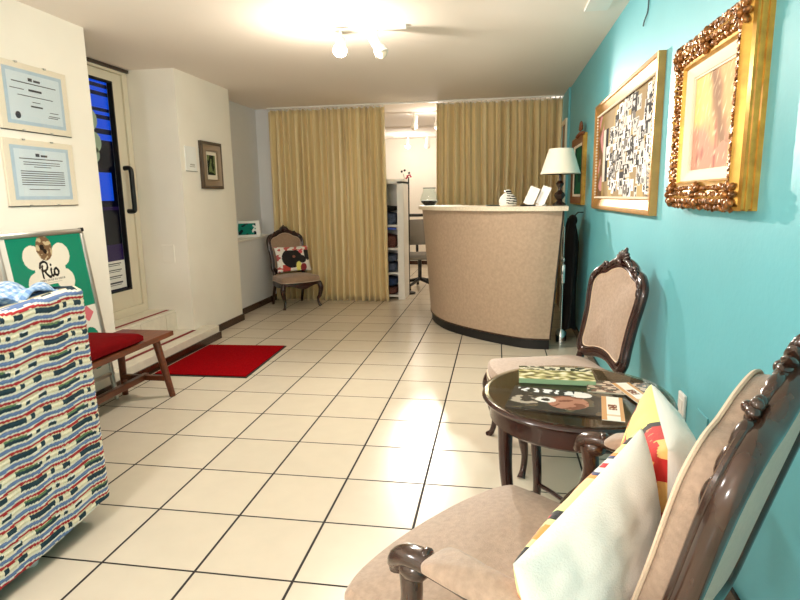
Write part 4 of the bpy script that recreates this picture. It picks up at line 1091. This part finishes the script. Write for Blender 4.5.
# ------------------------------------------------------------------ ceiling spotlights
def spot_head(t, c, aim, lit, m=M_WHITE, s=1.0):
    c = Vector(c); aim = Vector(aim).normalized()
    b = MB().tube([c+Vector((0, 0, 0.0)), c+Vector((0, 0, -0.06*s))], 0.012*s, 10)
    q = c+Vector((0, 0, -0.075*s))
    b.tube([q-aim*0.055*s, q-aim*0.045*s, q+aim*0.03*s, q+aim*0.035*s, q+aim*0.075*s], [0.022*s, 0.029*s, 0.029*s, 0.036*s, 0.042*s], 18, up=Vector((0.3, 0.9, 0.1)), cap=True)
    h = b.build('spot_head', m, t)
    e = MB(); e.blob(tuple(q+aim*0.068*s), 0.034*s, None, 2)
    e.build('bulb', M_BULB if lit else M_LINER, h)
    return q+aim*0.13*s
def spot_bar(label, c, half, heads, ang=0.0, s=1.0):
    t = thing('spotlight_bar', label, 'ceiling light', c, ang)
    MB().box((-half, -0.02, -0.022), (half, 0.02, 0), 0.004).build('bar', M_WHITE, t, False)
    out = []
    for x, aim, lit in heads:
        out.append(t.matrix_basis @ Vector(spot_head(t, (x, 0, -0.02), aim, lit, s=s)))
    return out
FX, FY = -0.89, 4.05
spot_bar('white two headed spotlight bar on the ceiling in front of the curtains', (FX, FY, HC), 0.27, [(-0.185, (0.10, -0.75, -0.6), True), (0.06, (0.42, -0.1, -0.72), False)], 0.05, 1.15)
spot_bar('white spotlight bar on the back room ceiling just beyond the curtain gap', (-0.93, 8.05, HC), 0.30, [(-0.20, (-0.15, 0.1, -0.9), False), (0.12, (-0.1, 0.1, -0.9), False)], 0.0, 1.25)
spot_bar('white spotlight bar with a glowing bulb at the far end of the back room', (-1.50, 10.75, HC-0.03), 0.42, [(-0.14, (0.05, -0.5, -0.8), True), (0.22, (0.0, -0.2, -0.9), False)], 0.0, 1.3)

# ------------------------------------------------------------------ back room
su_ = thing('shelf_unit', 'white open shelf unit in the gap beside the left curtain', 'shelf', (-1.47, 7.52, 0))
MB().box((0.20, -0.20, 0), (0.285, 0.20, 1.53), 0.003).box((-0.285, -0.20, 0), (-0.25, 0.20, 1.53), 0.003).box((-0.285, -0.20, 1.50), (0.285, 0.20, 1.56), 0.003).box((-0.25, 0.19, 0), (0.20, 0.20, 1.5)).build('carcass', M_WHITE, su_, False)
SHZ = (0.06, 0.36, 0.68, 0.98)
for z in SHZ: MB().box((-0.25, -0.19, z-0.025), (0.20, 0.19, z)).build('shelf_board', M_WHITE, su_, False)
def stack(z, cols_, labels, hs):
    zz = z+0.001
    for m, lb, h in zip(cols_, labels, hs):
        b = MB()
        ol = [(p.x, p.y) for p in crom([(-0.20, -0.16, 0), (0, -0.17, 0), (0.18, -0.16, 0), (0.185, 0, 0), (0.17, 0.14, 0), (0, 0.15, 0), (-0.2, 0.14, 0), (-0.21, 0, 0)], 4, True)]
        b.pad(ol, lambda u, v, w: (u-1.49, v+7.52, zz+w+0.004*math.sin(u*40)), 0, h*0.8, h*0.2, 0.03, 4)
        tag(b.build('folded_cloth', m, None), lb, 'cloth', 'folded cloths on the white shelf unit')
        zz += h+0.006
stack(SHZ[0], [M_BRNCLOTH, M_JEANS], ['brown folded cloth on the lowest shelf of the white unit', 'blue folded cloth on the lowest shelf of the white unit'], [0.11, 0.11])
stack(SHZ[1], [M_GREYCL, M_GREYCL], ['grey blue folded cloth low on the second shelf of the white unit', 'grey blue folded cloth upper on the second shelf of the white unit'], [0.13, 0.10])
stack(SHZ[2], [M_BRNCLOTH], ['reddish brown patterned cloth on the third shelf of the white unit'], [0.18])
stack(SHZ[3], [M_GREYCL, M_DARKCL], ['blue grey cloth on the top shelf of the white unit', 'crumpled black cloth on the top of the shelf pile'], [0.17, 0.07])
tag(MB().box((-1.70, 7.335, SHZ[2]+0.235), (-1.29, 7.365, SHZ[2]+0.262), 0.004).build('blue_rod', M_BLUEP, None, False), 'blue bar across the white shelf unit', 'bar')
# office chair
oc = thing('office_chair', 'grey and black swivel chair beside the white shelf unit in the back room', 'chair', (-1.18, 8.55, 0), math.radians(15))
MB().box((-0.24, -0.02, 0.62), (0.24, 0.03, 1.0), 0.02).build('backrest', M_GREYF, oc)
MB().tube(crom([(-0.25, 0, 0.62), (-0.26, 0, 0.8), (-0.22, 0, 1.03), (0, 0, 1.06), (0.22, 0, 1.03), (0.26, 0, 0.8), (0.25, 0, 0.62)], 5), 0.022, 8, up=Vector((0, 1, 0))).build('back_frame', M_BLACKP, oc)
MB().box((-0.24, -0.50, 0.44), (0.24, -0.02, 0.52), 0.03).build('seat', M_GREYF, oc)
MB().tube([(0, 0.04, 0.45), (0, 0.05, 0.8)], 0.02, 8).build('back_post', M_BLACKP, oc); MB().tube([(0, -0.25, 0.12), (0, -0.25, 0.45)], 0.028, 10).build('column', M_BLACKP, oc)
for k in range(5):
    a = k*2*PI/5+0.3
    MB().tube([(0, -0.25, 0.14), (0.30*math.cos(a), -0.25+0.30*math.sin(a), 0.075)], [0.028, 0.018], 8).build('base_arm', M_BLACKP, oc)
    MB().lathe([(0, -0.02), (0.032, -0.018), (0.034, 0), (0.032, 0.018), (0, 0.02)], c=(0.30*math.cos(a), -0.25+0.30*math.sin(a), 0.036), n=14, M=Matrix.Rotation(PI/2, 4, 'Y')).build('caster', M_BLACKP, oc)
# tall stem vase with flowers
fl = thing('flower_stand', 'tall dark stem with pink and dark blooms behind the shelf unit', 'flowers', (-1.20, 7.80, 0))
MB().tube([(0, 0, 0), (0.01, 0, 0.8), (0.012, 0, 1.60)], 0.009, 8).lathe([(0, 0), (0.09, 0), (0.09, 0.02), (0.02, 0.03), (0, 0.03)], n=20).build('stem', M_BLACK, fl)
MB().tube(crom([(0.0, 0, 1.42), (-0.03, 0, 1.52), (-0.06, 0, 1.64)], 4), 0.008, 6).build('side_stem', mat('pale_stem', rgb(206, 200, 196), 0.6), fl)
pt = MB()
for k in range(6):
    pt.blob((0.012+0.03*math.cos(k), 0.02*math.sin(k*2), 1.60+0.022*math.sin(k*1.7)), (0.014, 0.014, 0.012), None, 2)
pt.build('bloom', M_PINK, fl)
MB().blob((0.02, 0, 1.65), 0.016).blob((-0.08, 0, 1.67), 0.016).blob((-0.04, 0, 1.685), 0.016).build('bud', M_BLACKP, fl)

# ------------------------------------------------------------------ lights
def point(name, loc_, e, col=(1, 0.86, 0.68), r=0.05):
    l = bpy.data.lights.new(name, 'POINT'); l.energy = e; l.color = col; l.shadow_soft_size = r
    o = bpy.data.objects.new(name, l); COL.objects.link(o); o.location = loc_; return o
WARM = (1.0, 0.92, 0.82)
def spot(name, loc_, aim, e, col, cone=130, r=0.04):
    l = bpy.data.lights.new(name, 'SPOT'); l.energy = e; l.color = col; l.shadow_soft_size = r
    l.spot_size = math.radians(cone); l.spot_blend = 0.6
    o = bpy.data.objects.new(name, l); COL.objects.link(o); o.location = loc_
    o.rotation_euler = Vector(aim).to_track_quat('-Z', 'Y').to_euler(); return o
point('spot_glow', (FX-0.19, FY-0.16, HC-0.30), 34, (1.0, 0.90, 0.74), 0.04)
spot('spot_beam', (FX-0.19, FY-0.18, HC-0.20), (0.1, -0.8, -0.8), 78, WARM, 150)
spot('spot_beam', (FX+0.13, FY-0.03, HC-0.26), (0.8, -0.2, -0.8), 60, WARM, 140)
point('added_fill', (-1.5, 0.9, HC-0.75), 40, (1, 0.95, 0.92), 0.16)  # added fill light out of view, no lamp stands here
point('added_fill', (-1.2, -1.2, HC-1.0), 120, (1, 0.95, 0.92), 0.16)  # stronger added fill behind the camera, brightens left wall and ceiling
spot('back_room_beam', (-1.14, 7.92, HC-0.24), (1.84, -5.1, -1.25), 800, WARM, 38, 0.018)
point('back_room_glow', (-0.85, 8.05, HC-0.26), 14, WARM, 0.04)
point('back_room_glow', (-1.6, 10.5, HC-0.4), 20, WARM, 0.05)
point('back_room_glow', (0.9, 9.5, HC-0.4), 32, WARM, 0.08)
w = bpy.data.worlds.new('World'); SC.world = w; w.use_nodes = True
w.node_tree.nodes['Background'].inputs[0].default_value = (*rgb(40, 60, 120), 1)
w.node_tree.nodes['Background'].inputs[1].default_value = 0.3

# ------------------------------------------------------------------ camera
yaw, pitch, roll, f = 0.169211, 0.177933, -0.016198, 571.6
F = Vector((-math.sin(yaw)*math.cos(pitch), math.cos(yaw)*math.cos(pitch), -math.sin(pitch)))
r0 = Vector((math.cos(yaw), math.sin(yaw), 0)); u0 = r0.cross(F)
rt = r0*math.cos(roll)+u0*math.sin(roll); up = -r0*math.sin(roll)+u0*math.cos(roll)
cam = bpy.data.cameras.new('camera'); co_ = bpy.data.objects.new('camera', cam); COL.objects.link(co_)
cam.sensor_width = 36; cam.lens = f/800*36; cam.clip_start = 0.05
co_.matrix_world = Matrix(((rt.x, up.x, -F.x, 0), (rt.y, up.y, -F.y, 0), (rt.z, up.z, -F.z, 1.33), (0, 0, 0, 1)))
SC.camera = co_
SC.view_settings.view_transform = 'Standard'; SC.view_settings.look = 'None'
SC.view_settings.gamma = 1; SC.view_settings.use_curve_mapping = False
SC.view_settings.exposure = -0.05
SC.cycles.max_bounces = 8; SC.cycles.diffuse_bounces = 5
SC.cycles.use_denoising = True
